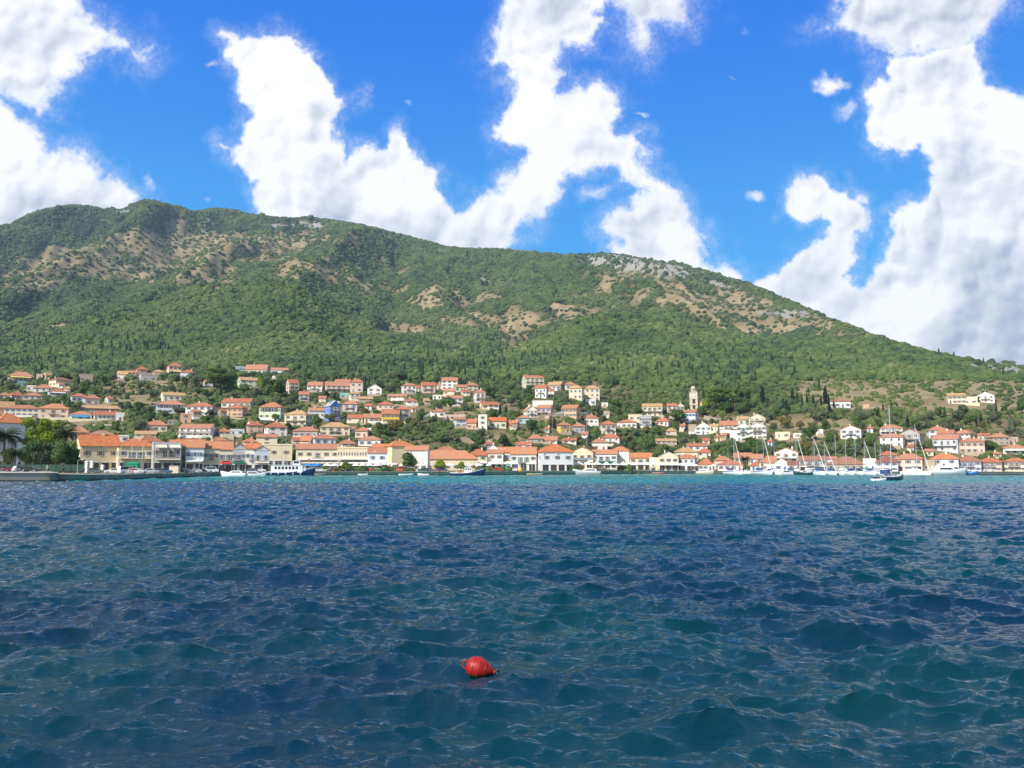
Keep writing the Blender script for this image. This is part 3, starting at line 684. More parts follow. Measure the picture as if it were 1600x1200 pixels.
    desc = f"{WALL[wc][1]} {['', 'one', 'two', 'three', 'four'][st]}-storey house, " + ('flat roof' if rf == 'f' else f"{ROOF[rc][1].replace(' tiled', '')} {dict(h='hipped', g='gabled', s='ridged')[rf]} roof")
    HOUSES.append(dict(x0=x0, x1=x1, b=base, e=eave, a=apex, desc=desc, note=note.strip(), obj=root, Y=Y, st=st, wc=WALL[wc][1], rc=ROOF[rc][1] if rf != 'f' else 'flat'))
    return root, wd, dp, H
TABLE = '''
14 50 596 587.5 581 h 2 P r 12 aY!|pink house with a pale yellow awning, uppermost left of the town
57 66 592.5 585 585 f 1 Y r 0
67 87 592 586.5 582 s 1 S t 8
78 112 604 594 590 h 1 Y d 10
124 144 596 585 585 f 1 S r 0 n2|roofless looking stone block among olives, upper left
183 201 593 584.5 580 s 1 W t -8
200 214 587.5 582.5 579.5 s 1 W r 6
42 55 611 603 603 f 1 W r 0 n2
55 82 612 606 601 h 1 W r 10
76 103 619 611.5 607.5 h 1 L r 6 aW
0 14 622 617 613 h 1 C r 0
13 37 624 617.5 612 h 1 C r 9
37 65 624 618 614 h 1 P r 5
111 134 628 619 615 h 1 L r 8
131 154 632 622 617 h 1 P r 10 n2
-6 21 648 636 625 s 2 O t 0 k|tan gabled building cut by the left edge of the picture
10 62 651 638 633 h 2 C r 6 n6|long white house with a row of six upper windows, left slope
62 108 655 638 631 h 2 P o -10 b n3 s1|beige house with central balcony and orange roof above the bright green pine
110 144 657 648 643 h 1 W r 8 aB|white house with a blue awning, left slope
127 185 644 638 634 s 1 S t 0 n8
147 184 656 648 643 s 1 W r 0 n6
181 194 658 646 646 f 1 W r 0 n1
-14 33 727 660 647 h 2 L o 14 n3 @300|tall pale blue building behind the palm at the left edge
108 136 692 675 667 h 2 P r 14 n2
136 178 692 680 673 h 1 S d 8
118 184 729 696 680 s 2 Y o 12 ac n3 s1 @283|pale yellow waterfront house with air conditioners under a long orange roof
181 238 731 697 686 h 2 C o 8 B n4 @285|cream house with white posts on its balcony, behind the parked cars at left
178 200 691 681 681 f 1 W r 0
212 230 583 577 573 h 1 W r 6
239 255 584.5 581 578 h 1 C t 5 n2
261 283 585 572 567 h 2 P r 8 aY n3|beige two-floor house with small yellow awning on the top row, left
282 306 591 582 578 h 1 L r -6
218 244 595 586 586 f 1 V r 10 n2
383 421 584 577 570 s 1 C r -8 c
368 384 580 573 573 f 1 V r 0
371 406 606 594 590 s 2 G t -5 n3 s0
251 289 626 617.5 613.5 s 1 W t 6
245 288 646 632 625.5 h 2 L r 6 v|bluish white house with a glazed upper veranda and outer stair, left slope
291 338 649 635 629 h 2 W r -6 s2 n4
347 398 637 628.7 623 s 1 C r -5 n5|long cream house with an even red roof, right of the glazed veranda house
355 385 651 637.5 633 h 2 O r -6 n3
340 356 651 642 640 s 1 S r 0
298 314 654 643 641 s 1 S r 0 k
282 298 662 647 647 f 2 O r 0 n1
227 261 675 664 657 h 1 C r 10 n3
281 337 683 669 663 s 2 W r 0 B n5|low white house with a wide terrace above the waterfront roofs, left
339 359 681 674 669 h 1 L r 0
359 381 681 672 672 f 1 L r 0
212 243 685 678 674 s 1 C t 8
385 410 676 664.5 660 h 2 O r 10 n2
210 252 702 690 681 h 1 C r 10 @330
237 281 736 693 693 f 2 V r 6 B qK n4 @283|brown and white taverna with two big cream awnings over its balcony
276 293 736 695 687 s 3 C o 0 n2 @292
290 317 735 698 687 s 2 L o 0 n3 s2 @288|pale blue waterfront house with blue shutters and an orange roof
317 342 735 699.5 690 s 2 Y o 0 b n3 s1 @292|yellow waterfront house right of the pale blue shuttered one
341 362 736 701 689 s 2 C o 0 n2 aR @294
360 385 736 701 694 g 2 V o 0 n3 aG @296|grey gable fronted waterfront house with a green awning
383 406 736 700 693 s 2 W o 0 n3 b @300
379 402 697 690 685 h 1 Y o 8
330 354 694 688 683 h 1 W r 10 @350
265 302 699 692 688 s 1 C o 0 @320
423 452 585 578 575 s 1 L r 0
447 466 615 598 593 s 3 P r 0 B n3|narrow three-floor pink house with stacked balconies on the upper left slope
467 483 627 616 612 s 2 P r 0 n2
480 507 612 602 597 s 2 W r -6 b n3
507 550 613 602.5 597 s 2 P r -6 B n5
523 549 605 597 593 s 1 P r 0
547 568 613 597 592 h 2 P r 8 n2
574 597 618 607 601 g 2 W g -8 n2|white house with a grey gabled roof beside the forest edge
531 549 623 615 615 f 1 T r 0 n2
545 562 626 615 612 h 2 W t 6 n2
560 582 628 623 620 s 1 S t 0
405 446 655 636 629 h 2 G r -8 v n4 s4|pale green villa with glazed verandas, two floors, centre left slope
445 488 666 647.5 641.5 h 2 C t -8 B n3|big cream house with an outside stair and a tan hipped roof
481 507 653 641.5 637.5 s 1 L r 0 n3
507 532 658 634 626.5 g 3 B g 8 b n3 s3|tall strong blue gabled house
536 560 643 631 626 h 2 P r -6 b n2
588 615 640 632 628 h 1 P r 0
543 569 660 653 648 s 1 Y r 6
568 599 661 652.5 647 s 1 C r 0 n4
413 448 682 667 660 h 2 W r 8 n2
458 502 684 673 667 h 1 S r 0
500 546 681 667 660 h 2 C t 6 n4 s1|broad cream house with a yellowish tan hipped roof, below the blue gabled house
555 579 684 673 668 h 1 P r -8
560 599 697 687 682 h 1 W r 0
401 433 696 683 679 s 2 C r 0 n1
400 455 730 695 695 f 2 Y r 0 n3 s1|large plain pale yellow cube behind the tour boat
393 420 735 703 697 g 2 L r 10 n2 @300
455 472 694 688 684 s 1 P r 0 n1
470 488 694 688 681 s 1 O o 0 n1
486 524 695 685 679 h 1 L r 0 n3 s2|low bluish house with blue shuttered windows above the long market building
530 554 699 693 687 h 1 W r 8
463 529 730 701 694 s 2 C r 0 n5 s1 D8|long cream building behind the blue umbrella on the waterfront
527 577 730 700 700 f 2 Y r 0 n12 s-1|pale yellow flat roofed building with a long row of narrow windows
575 604 730 707 700 s 2 L r 0 n2 @350
582 606 706 700 694 s 1 C o 0 @375
627 650 616 602 599 h 2 W r 6 b n3
657 680 614 602 597.5 s 2 P r 0 b n2
690 715 609 594.5 590 s 3 W r 0 n3|tallest house of the upper central cluster, three floors under a flat looking red roof
709 730 612 604.5 601.5 s 1 C r 0
727 747 611 602 598 h 2 C r 6 n2
693 711 618 611 607.5 s 1 C r 6
740 758 629 613 608.5 h 2 W r 10 B n2
697 723 634 622 618 s 2 W r 0 n3
632 652 633 626.5 622 h 1 W r 6
605 638 625 619 616 s 1 O r 0
616 640 660 639.5 635 h 3 V r 0 b n2
596 625 662 646.5 640 s 2 X r 0 n4 s4|golden yellow house with a ridged roof left of the olive grove
675 695 652 643 639 h 1 W r 6 n2|small white house at the end of a long white stair wall
695 727 657 649 649 f 1 P r 0
708 729 668 655 651 h 2 L r -6 v
730 748 671 660 655 s 1 O r 0
747 761 672 649 649 f 3 W r 0 n1 sw|narrow flat roofed white tower house with three floors
763 791 669 657.5 652.5 s 1 C o 0 n3
748 780 639 633 628 s 1 C r 0
790 806 669 663 658 s 1 O o 0
600 648 707 697 689 h 1 Y o 8 @370
632 672 716 703 697 s 1 W o 0 @345
598 618 730 708 698 s 2 P r 0 n2
611 635 730 709 704 g 2 W g 0 n2|white gable fronted house between orange roofs by the round green tree
652 746 735 717 704 h 1 Y o 0 n7|long low hall under a huge bright orange hipped roof
677 717 713 706 698 h 1 S r 0 c @385
733 761 731 711 702 h 2 C r 8
752 786 731 708 702 h 2 W r 0 n3 aW
761 779 708 701 695 g 1 W g 0
778 805 731 706 699 s 2 C o 0 n3 aK
815 850 607 590.5 587 s 3 C r 10 B n4|big cream three-floor apartment block at the top of the slope
836 857 622 606 602 s 2 W r 0 n3
855 882 609 601 597 s 1 S t -6
880 900 609 601 597 h 1 W r 8
889 912 624 606.5 602 h 2 C t -10 n3 s3|left one of two matching cream villas with pale hipped roofs
912 937 621 607 602.5 h 2 C t -10 n3 s3|right one of two matching cream villas with pale hipped roofs
914 931 633 624.5 624.5 f 1 L r 0
832 864 636 627 627 f 1 W r 0 k
817 840 652 641 634 g 2 W t 0 n3
838 865 652 637 633 s 2 P r 0 b n3
877 908 652 638 633 s 2 O r -6 n4
808 828 662 653 649 h 1 T r 0 n2|small turquoise house with a red roof
909 935 663 653 648 h 1 W r -6
870 891 677 664 659.5 h 2 X r 0 v n2|vivid bright yellow house
893 914 676 666 661 h 1 V r 0
937 962 679 663 658 h 2 C r -8 n3 b|cream two-floor house with a red roof, right of the bright yellow house
799 811 672 661 657 s 1 S o 0
825 848 692 685 679 h 1 S r 0
847 873 693 687.5 682 s 1 W r 0
879 901 693 688 685 s 1 W r 0
940 970 696 684 678 h 2 W r -8 b
922 949 704 691 686 h 1 W r -8 n2
964 997 669 660 656 h 1 W r 6
982 1003 666 649 649 f 2 C r 0 merlon n2|cream castle-like block with a notched parapet
943 953 651 643 643 f 1 S r 0 n1
806 832 701 695 691 s 1 W r 0 n2
798 838 735 709 699 s 2 W o 0 n4 b
836 895 736 706 694 h 2 L o 14 n3 s4 ac D13 col2|largest waterfront house, pale blue front, orange hipped roof, columns on its left side
893 931 731 706 699 g 2 Y o -8 n3 k2
925 967 731 709 703 s 2 L o -6 n4 b s4
955 984 727 704 698 h 2 W o 0 k|plain white windowless house with an orange hipped roof
984 1018 734 715 708 s 2 C o 0 n3 s4
1004 1035 650 635 631 s 2 C t -8 B n4|cream apartment house with a tan roof left of the clock tower
1042 1058 644.5 634 631 s 2 C r 0 n2
1056 1069 645 634 630 g 2 C t 0 n2
1067 1092 661 644 641 s 2 L r -6 n4 s2|white and blue house directly under the clock tower
999 1018 668 650 650 f 2 V r 0 n4
1024 1050 665 658 653 h 1 W r -8
1040 1057 680 673 669 h 1 P t 0
1087 1111 679 667 660 g 2 W g -6 n3 s2|white gabled house with blue shutters below the clock tower
1076 1088 677 664 664 f 1 S r 0 n1
1108 1125 675 666 663 s 1 C t 0
1125 1152 674 664 658 s 2 W r 0 n4
1171 1198 664 653 647 g 3 C g -8 n3 B
1152 1172 691 666 661 g 3 W g 0 n3 b|left gabled half of the big white apartment house right of centre
1171 1199 687 666 661 g 3 W g 0 n4 b|right gabled half of the big white apartment house right of centre
1141 1153 691 674 674 f 2 W r 0 k
1116 1127 690 683 680 h 1 Y r 0 n1
1150 1172 663 655 651 s 1 C t 0
1072 1105 704 697 693 s 1 W r 6
1090 1113 714 707 701 h 1 W r -6
1023 1057 694 689 686 s 1 C t 0
1052 1090 717 706 700 h 1 Y t 0
1015 1030 735 716 716 f 1 C r 0 n1 s4
1030 1060 736 713 706 g 2 C g 0 n3 s4|cream gable fronted waterfront house beside the little white cupola
1059 1089 738 716 710 h 2 L r -10 n3 s3|pale blue waterfront house with a red hipped roof at the end of the awnings
1092 1115 736 725 717 h 1 Y r -6 n3
1116 1142 732 719 713 h 1 P r 0
1123 1160 736 726 720 h 1 W r 0
1147 1175 723 715 708 s 1 O r 0
1170 1192 724 716 710 s 1 C r 0
1173 1192 736 727 721 h 1 C r 0
1187 1205 736 722 716 h 2 Y r 0
1211 1252 724 707 700 g 2 W r -10 B n3|white two-floor house with balconies standing behind the tilted bare mast
1198 1213 736 722 713 s 1 W r 0
1212 1233 737 722 716 g 1 W r -6 n2 s2
1232 1265 738 726 721 s 1 W d 0
1250 1291 736 719 713 s 2 V d 0 n4
1288 1307 728 717 714 s 1 L r 0 n2 s2
1295 1350 737 725 714 h 1 S d 0 n5|low dark roofed tavern behind the yacht masts
1350 1369 737 718 718 f 1 W r 0 n2
1370 1402 737 722 714 h 2 L d 0 n3 s2
1375 1401 719 711 705 h 1 C r 0
1377 1413 699 683 677.5 h 2 W r -6 n3
1375 1409 679 669 664 h 2 W r -6 B n4
1315 1348 686 671 665 g 2 W r -8 n3 s2 b|lone white gabled house with blue shutters among trees, above the yacht masts
1297 1328 637 627 624 h 1 L d -12 n4|long bluish villa beside tall cypresses on the bare hillside
1349 1358 638 633 633 f 1 O r 0 k|small rust red shed on the bare hillside
1212 1234 685 676 676 f 1 C r 0
1276 1286 680 672 672 f 1 W r 0 n1
1408 1444 695 677 671 g 2 V r -8 n3 B|lavender grey gabled house with arcade balcony, right slope
1449 1481 685 672 667 h 2 W r 8 n3
1466 1492 692 677 673 s 2 W r -6 n2
1460 1501 706 686 680 s 2 L r -8 n4 B s3|large bluish white house with three tall arches, right slope
1493 1520 688 677 672 h 2 W r -8 n3
1502 1538 709 690 685 h 2 P r -8 n4 s1|stone coloured two-floor house right of the arched house
1529 1546 689 680 678 s 1 P r 0
1544 1576 695 683 677.5 h 2 S r 8
1568 1602 710 700 695 h 1 W r 8 aW
1574 1590 693 684 684 f 1 S r 0
1480 1508 631 618 615 s 2 C t 6 n4|long cream house with a tan roof alone high on the right hillside
1508 1526 632 621 621 f 1 C r 0
1528 1554 629 618 613 g 2 W g -10 n3|white grey roofed house, rightmost on the high bare hillside
1400 1443 740 717 709 h 2 P r -6 n3 s4|pink waterfront house with a red hipped roof behind the catamaran
1443 1461 740 720 720 f 1 S r 0 n2
1458 1496 740 717 709 h 2 L o 0 n2
1495 1534 741 721 713 h 2 L d -6 n4 s2 b|periwinkle blue waterfront house right of the motor yacht
1530 1566 740 722 716 h 2 P r -6 n4 s4 b
1571 1604 740 721 716 h 2 C r -8 n4 b|cream waterfront house with balcony at the right edge
88 100 606 601 598 s 1 W r 10
28 40 603 597 597 f 1 T r 0 n2
100 112 613 607 604 h 1 C t 0
164 176 629 623 620 s 1 W r 5
262 276 664 657 657 f 1 S r 0 n2
386 398 668 661 658 s 1 W r 0
318 332 603 597 594 s 1 W r 0
498 510 628 622 619 s 1 C r 0
520 530 634 628 628 f 1 W r 0 n1
648 658 612 606 603 s 1 C r 0 n1
682 692 608 601 598 h 1 P r 0
676 690 624 618 618 f 1 W r 0 n2
720 734 618 612 609 s 1 C r 0
660 672 632 626 623 s 1 S t 0
640 650 644 638 635 h 1 W r 0
570 582 640 634 631 s 1 W r 0
430 444 668 661 661 f 1 C r 0 n1
548 558 676 670 667 s 1 W r 0
856 866 616 610 607 s 1 W r 0
940 950 636 630 630 f 1 W r 0 n1
850 862 676 670 667 h 1 W r 0
908 920 684 678 675 s 1 P r 0
1062 1072 672 666 663 s 1 W r 0
1128 1138 686 680 677 s 1 C r 0
1098 1110 694 688 685 s 1 W r 0
1200 1211 697 690 687 h 1 W r 0
1240 1252 684 678 678 f 1 W r 0
1354 1366 676 669 666 h 1 W r 0
1418 1430 704 698 695 s 1 W r 0
1446 1458 712 705 702 s 1 C r 0
1552 1564 716 709 706 h 1 C r 0
1384 1396 731 723 719 s 1 W r 0
760 772 700 694 691 s 1 W r 0
566 580 676 670 670 f 1 W r 0
378 392 640 634 634 f 1 S r 0 n1
150 163 688 681 678 s 1 W r 0
'''.strip().split('\n')
for i_, row in enumerate(TABLE): house(i_, row)
print('HOUSES', len(HOUSES))

# ------------------------------------------------------------------ quay, promenade
ITEMS = []                    # (object, description, category, x, y) labelled at the end
def item(o, desc, cat, x, y, group=None):
    o['category'] = cat
    if group: o['group'] = group
    ITEMS.append([o, desc, x, y]); return o
def build_quay():
    xs = np.concatenate([np.arange(-700, 92, 30.), [92.9, 93.1, 96.9, 97.1, 143.9, 145., 147.], np.arange(155, 2400, 6.)])
    xs = np.sort(xs); b = NB('quay_concrete'); pos = b.n('NewGeometry').outputs['Position']; n = b.noise(.8, 7, pos, .7); sx = b.n('SeparateXYZ', i_0=pos)
    n2 = b.noise(.12, 4, pos)
    c = b.mix(b.ramp(n, .3, .7), (.30, .26, .21), (.50, .45, .37)); c = b.mix(b.ramp(n2, .45, .6), c, (.42, .40, .37))
    br = b.n('TexBrick', i_Vector=b.n('Mapping', i_Vector=pos, i_Rotation=(math.pi/2, 0, 0)), i_Scale=.35, i_Color1=(.9, .9, .9), i_Color2=(.7, .7, .7), i_Mortar=(.3, .3, .3))
    wet = b.ramp(b.math('ADD', sx.outputs[2], b.math('MULTIPLY', n, -.5)), -.05, .25)
    c = b.mix(wet, (.055, .047, .040), c); b.pbsdf(Base_Color=c, Roughness=.85)
    rows = []
    for x in xs:
        y0 = float(SHORE(x)); z = float(QZ(x)); u = (x-800)/F
        rows.append([(u*y, y, zz) for y, zz in ((y0, -2.5), (y0, z-.12), (y0-.06, z-.12), (y0-.06, z+.0), (y0+.5, z+.0), (y0+.5, z-.05), (y0+14, z-.05), (y0+40 if x > 350 else max(y0+42, 288), .2 if False else z-.04))])
    V = np.array(rows); me = mesh_np('promenade', V.reshape(-1, 3), grid_q(V.shape[0], V.shape[1])[:, ::-1], smooth=False)
    o = link('promenade', me, b.m); o['kind'] = 'structure'
build_quay()
def at(x, Y, z=None):
    X = float(ut(x, 735)[0])*Y
    return (X, Y, max(z_at(X, Y), float(QZ(x))-.04) if z is None else z)
def qy(x, d): return float(SHORE(x))+d

# ------------------------------------------------------------------ trees
def leafy(name, cols, trans=.0):
    b = NB(name); r = b.n('ObjectInfo').outputs['Random']; g = b.n('TexCoord').outputs['Object']; n = b.noise(1.4, 3, g); n2 = b.noise(9, 2, g)
    c = b.mix(b.ramp(b.math('ADD', b.math('MULTIPLY', r, .6), b.math('MULTIPLY', n, .5)), .2, .85), cols[0], cols[1]); c = b.mix(b.ramp(n2, .5, .7), c, cols[2])
    p = b.n('BsdfPrincipled', i_Base_Color=c, i_Roughness=.6, i_Specular_IOR_Level=.3); t = b.n('BsdfTranslucent', i_Color=c); mx = b.n('MixShader', i_0=.22, i_1=p, i_2=t)
    b.t.links.new(mx.outputs[0], b.out.inputs[0]); return b.m
L_OLIVE = leafy('olive_leaves', ((.075, .105, .045), (.15, .185, .085), (.22, .25, .13)))
L_BROAD = leafy('green_leaves', ((.045, .100, .020), (.105, .175, .035), (.17, .24, .06)))
L_LIME = leafy('lime_leaves', ((.10, .17, .010), (.21, .28, .015), (.30, .36, .03)))
L_PINE = leafy('pine_needles', ((.050, .105, .012), (.11, .17, .020), (.17, .23, .03)))
L_CYP = leafy('cypress_foliage', ((.010, .028, .012), (.022, .045, .016), (.03, .06, .02)))
L_PALM = leafy('palm_fronds', ((.050, .080, .020), (.10, .125, .035), (.18, .17, .06)))
L_OCH = leafy('ochre_leaves', ((.12, .12, .03), (.19, .17, .04), (.25, .20, .05)))
L_PINK = leafy('bougainvillea_flowers', ((.35, .03, .08), (.55, .06, .14), (.05, .09, .02)))
BARK = flat((.13, .095, .065), .9, name='bark')
def crown_mesh(name, lobes, n, ls, mat, seed, squash=1.):
    rs = np.random.RandomState(seed); w_ = np.array([l[3]**2 for l in lobes]); k = rs.choice(len(lobes), n, p=w_/w_.sum()); L = np.array(lobes)[k]
    d = rs.randn(n, 3); d /= np.linalg.norm(d, axis=1)[:, None]; d[:, 2] = np.where(d[:, 2] < -.35, -d[:, 2], d[:, 2])
    rr = L[:, 3]*(.62+.55*rs.rand(n)**.8); c = L[:, :3]+d*rr[:, None]*np.array([1, 1, squash])
    nrm = d+rs.randn(n, 3)*.55; nrm /= np.linalg.norm(nrm, axis=1)[:, None]
    a = np.cross(nrm, rs.randn(n, 3)); a /= np.linalg.norm(a, axis=1)[:, None]; b_ = np.cross(nrm, a); s = (ls*rs.uniform(.6, 1.3, n))[:, None]
    V = np.stack([c-a*s-b_*s*.6, c+a*s-b_*s*.5, c+a*s*.7+b_*s*.7, c-a*s*.8+b_*s*.6], 1).reshape(-1, 3); Q = np.arange(4*n).reshape(n, 4)
    # dark solid hearts inside the lobes so that the crown is not see-through everywhere
    import bmesh
    bm = bmesh.new()
    for l in lobes:
        g = bmesh.ops.create_icosphere(bm, subdivisions=2, radius=l[3]*.70); 
        for v in g['verts']: v.co = mathutils.Vector((v.co.x, v.co.y, v.co.z*squash))*(1+.18*math.sin(v.co.x*9/l[3]+l[0])*math.cos(v.co.y*7/l[3]+l[1]))+mathutils.Vector(l[:3])
    me2 = bpy.data.meshes.new('t'); bm.to_mesh(me2); bm.free()
    v2 = [tuple(v.co) for v in me2.vertices]; f2 = [tuple(p.vertices) for p in me2.polygons]; bpy.data.meshes.remove(me2)
    me = bpy.data.meshes.new(name); me.from_pydata(list(map(tuple, V))+v2, [], list(map(tuple, Q))+[tuple(i+4*n for i in f) for f in f2]); me.materials.append(mat); return me
def rlobes(rs, k, spread, r0, r1, z0, z1):
    return [(rs.uniform(-spread, spread), rs.uniform(-spread, spread), rs.uniform(z0, z1), rs.uniform(r0, r1)) for _ in range(k)]
TREE = {}
def tree_kinds():
    rs = random.Random(4)
    for v in range(4): TREE['olive', v] = crown_mesh('crown', [(0, 0, .95, .62)]+rlobes(rs, 7, .6, .28, .48, .65, 1.35), 1300, .075, L_OLIVE, v)
    for v in range(4): TREE['broad', v] = crown_mesh('crown', [(0, 0, 1.1, .66)]+rlobes(rs, 8, .58, .3, .5, .7, 1.75), 1500, .075, L_BROAD, v+10)
    for v in range(2): TREE['ochre', v] = crown_mesh('crown', [(0, 0, 1.0, .62)]+rlobes(rs, 7, .55, .3, .45, .7, 1.5), 1300, .075, L_OCH, v+20)
    TREE['lime', 0] = crown_mesh('crown', [(0, 0, 1.0, .62)]+rlobes(rs, 8, .6, .3, .45, .6, 1.5), 1600, .07, L_LIME, 30)
    for v in range(2): TREE['pine', v] = crown_mesh('crown', rlobes(rs, 14, .72, .22, .36, 1.15, 1.75)+rlobes(rs, 5, .5, .2, .3, .8, 1.1), 3200, .05, L_PINE, v+40, .62)
    TREE['limepine', 0] = crown_mesh('crown', rlobes(rs, 16, .72, .2, .34, 1.0, 1.9), 4200, .042, L_LIME, 44, .7)
    for v in range(3):
        TREE['cypress', v] = crown_mesh('crown', [(rs.uniform(-.04, .04), rs.uniform(-.04, .04), .3+.36*i, [.20, .26, .30, .31, .31, .30, .27, .24, .20, .15, .09][i]*1.25) for i in range(11)], 1300, .07, L_CYP, v+50, 1.5)
    TREE['bush', 0] = crown_mesh('crown', rlobes(rs, 6, .5, .25, .42, .2, .6), 900, .08, L_BROAD, 60); TREE['pink', 0] = crown_mesh('crown', rlobes(rs, 6, .5, .25, .42, .3, .8), 900, .08, L_PINK, 61)
tree_kinds()
def trunk_mesh():
    b = MB(); b.tube((0, 0, -.3), (.03, .02, .5), .11, .075, BARK, 8)
    for a in range(4): t = a*1.6+.4; b.tube((.03, .02, .42), (.03+.38*math.cos(t), .02+.38*math.sin(t), 1.0), .05, .02, BARK, 6)
    return b.mesh('trunk', True)
def tall_trunk():
    b = MB(); b.tube((0, 0, -.3), (.05, .02, .75), .075, .055, BARK, 8)
    for a in range(5): t = a*1.26+.2; b.tube((.05, .02, .65+.04*a), (.05+.55*math.cos(t), .02+.55*math.sin(t), 1.35), .04, .015, BARK, 6)
    return b.mesh('trunk', True)
TRUNK = trunk_mesh(); TTRUNK = tall_trunk()
TW = {'olive': 'round grey-green olive tree', 'broad': 'leafy mid-green tree', 'ochre': 'yellowish brown-green tree', 'lime': 'bright yellow-green tree', 'pine': 'flat-topped pine tree', 'limepine': 'bright green pine tree', 'cypress': 'narrow dark cypress', 'bush': 'low green bush', 'pink': 'pink flowering bush'}
TC = {'cypress': 'cypress', 'bush': 'bush', 'pink': 'bush'}
GRP = {"olive": "olive trees between the houses", "broad": "leafy trees between the houses", "cypress": "cypresses around the town", "ochre": "yellowish trees on the slope"}
TREES = []
def tree(kind, x, ybase, wpx=None, hpx=None, Y=None, label=None, rs=random.Random(77)):
    if Y is None: X, Y, Z = ground_at(x, ybase)
    else: X, Y, Z = at(x, Y)
    m = Y/F; v = rs.randrange(len([k for k in TREE if k[0] == kind]))
    natw, nath = {'cypress': (.72, 4.3), 'pine': (2.0, 2.0), 'limepine': (2.0, 2.15), 'bush': (1.4, .95), 'pink': (1.4, 1.1)}.get(kind, (1.9, 1.8 if kind != 'olive' else 1.65))
    sx = (wpx*m)/natw if wpx else 2.4; sz = (hpx*m)/nath if hpx else sx
    root = empty({'cypress': 'cypress_tree', 'bush': 'bush', 'pink': 'flowering_bush', 'pine': 'pine_tree', 'limepine': 'pine_tree', 'olive': 'olive_tree'}.get(kind, 'leafy_tree'), (X, Y, Z), rs.uniform(0, 6.28), '', '')
    c = link('crown', TREE[kind, v], None, root); c.scale = (sx, sx, sz)
    if kind not in ('bush', 'pink', 'cypress'):
        t = link('trunk', TTRUNK if 'pine' in kind else TRUNK, None, root); t.scale = (sx, sx, sz)
    elif kind == 'cypress':
        t = link('trunk', TRUNK, None, root); t.scale = (sx, sx, sz*.5)
    item(root, label or TW[kind], TC.get(kind, 'tree'), x, ybase-(hpx or 12)*.5, GRP.get(kind)); root['_fixed'] = 1 if label else 0
    TREES.append((x, ybase, (wpx or sx*natw/m)*.5, hpx or sz*nath/m)); return root
_frond = None
def palm(x, ybase, hpx, rpx, Y, label, seed=1):
    X, Y, Z = at(x, Y); m = Y/F; H = hpx*m; R = rpx*m; rs = random.Random(seed)
    root = empty('palm_tree', (X, Y, Z), rs.uniform(0, 6), '', ''); item(root, label, 'palm', x, ybase-hpx, 'palms'); root['_fixed'] = 1
    b = MB(); rings = []
    for i in range(9):
        t = i/8; r = (.32-.10*t+.03*(i % 2))*max(.7, H/9); rings.append([(r*math.cos(a*.785)+.15*math.sin(t*2), r*math.sin(a*.785), -.4+(H+.4)*t) for a in range(8)])
    b.loft(rings, BARK); b.build('trunk', root, True)
    for ring in range(3):
        pass
    nf = 46
    for i in range(nf):
        b = MB(); az = i*2.399+rs.uniform(-.2, .2); el = 1.25-1.75*(i/nf)+rs.uniform(-.1, .1); L = R*rs.uniform(1.0, 1.25); px_ = 0; pz = H; e = el; pts = []
        px_, pz = 0, H
        for k in range(9): pts.append((px_, pz)); px_ += L/8*math.cos(e); pz += L/8*math.sin(e); e -= .17+.03*k*.5
        ca, sa = math.cos(az), math.sin(az)
        for k in range(8):
            (r0, z0), (r1, z1) = pts[k], pts[k+1]; b.tube((r0*ca+.15, r0*sa, z0), (r1*ca+.15, r1*sa, z1), .05, .035, L_PALM, 3, False)
            if k == 0: continue
            for sd in (-1, 1):
                for q in (0, .5):
                    rr = r0+(r1-r0)*q; zz = z0+(z1-z0)*q; ll = R*.30*math.sin(math.pi*min(1, (k+q)/8*.9+.12)); wx, wy = -sa*sd, ca*sd
                    p0 = (rr*ca+.15, rr*sa, zz); tip = (p0[0]+wx*ll+ca*ll*.6, p0[1]+wy*ll+sa*ll*.6, zz-ll*.35); wv = .12*R/2.5
                    b.face([(p0[0]-ca*wv, p0[1]-sa*wv, zz), (p0[0]+ca*wv, p0[1]+sa*wv, zz), tip], L_PALM)
        b.build('frond', root)
    return root
tree('limepine', 63, 727, 60, 84, 262, 'bright yellow-green pine rising behind the dark garden trees at far left')
palm(4, 727, 54, 27, 252, 'big palm cut by the left edge of the picture', 3)
palm(101, 727, 58, 21, 262, 'tall palm between the bright green pine and the pale yellow house', 5)
palm(22, 727, 27, 17, 240, 'short dark palm on the promenade at far left', 8)
for i, (x, w_, h_, k) in enumerate([(40, 30, 38, 'broad'), (56, 30, 42, 'broad'), (75, 30, 40, 'broad'), (92, 32, 40, 'broad'), (110, 28, 34, 'broad'), (119, 18, 22, 'olive'), (112, 22, 44, 'lime'), (131, 16, 18, 'ochre'), (12, 22, 30, 'broad'), (62, 24, 30, 'olive'), (88, 22, 26, 'olive')]):
    tree(k, x, 727, w_, h_, 246+4*(i % 3)+(8 if k == 'lime' else 0))
tree('pine', 342, 613, 50, 40, None, 'large round topped pine above the long cream house')
tree('pine', 333, 609, 26, 28); tree('broad', 357, 612, 28, 26); tree('olive', 305, 606, 26, 22)
tree('pine', 428, 624, 24, 34); tree('lime', 408, 612, 18, 22); tree('broad', 437, 622, 20, 22); tree('broad', 460, 630, 16, 16)
tree('broad', 640, 733, 28, 25, 338, 'rounded bright green tree beside the orange roofed hall')
tree('lime', 687, 732, 20, 18, 336, 'yellow-green tree in front of the orange roofed hall'); tree('lime', 720, 732, 15, 14, 338)
tree('lime', 541, 732, 16, 15, 337); tree('bush', 525, 733, 14, 7, 338); tree('bush', 560, 733, 16, 7, 339); tree('bush', 508, 733, 14, 7, 337)
tree('pine', 1124, 642, 44, 38, None, 'broad umbrella pine just right of the clock tower'); tree('pine', 1148, 642, 36, 37); tree('pine', 1163, 643, 24, 36); tree('lime', 1103, 640, 16, 16); tree('pink', 1132, 634, 10, 7)
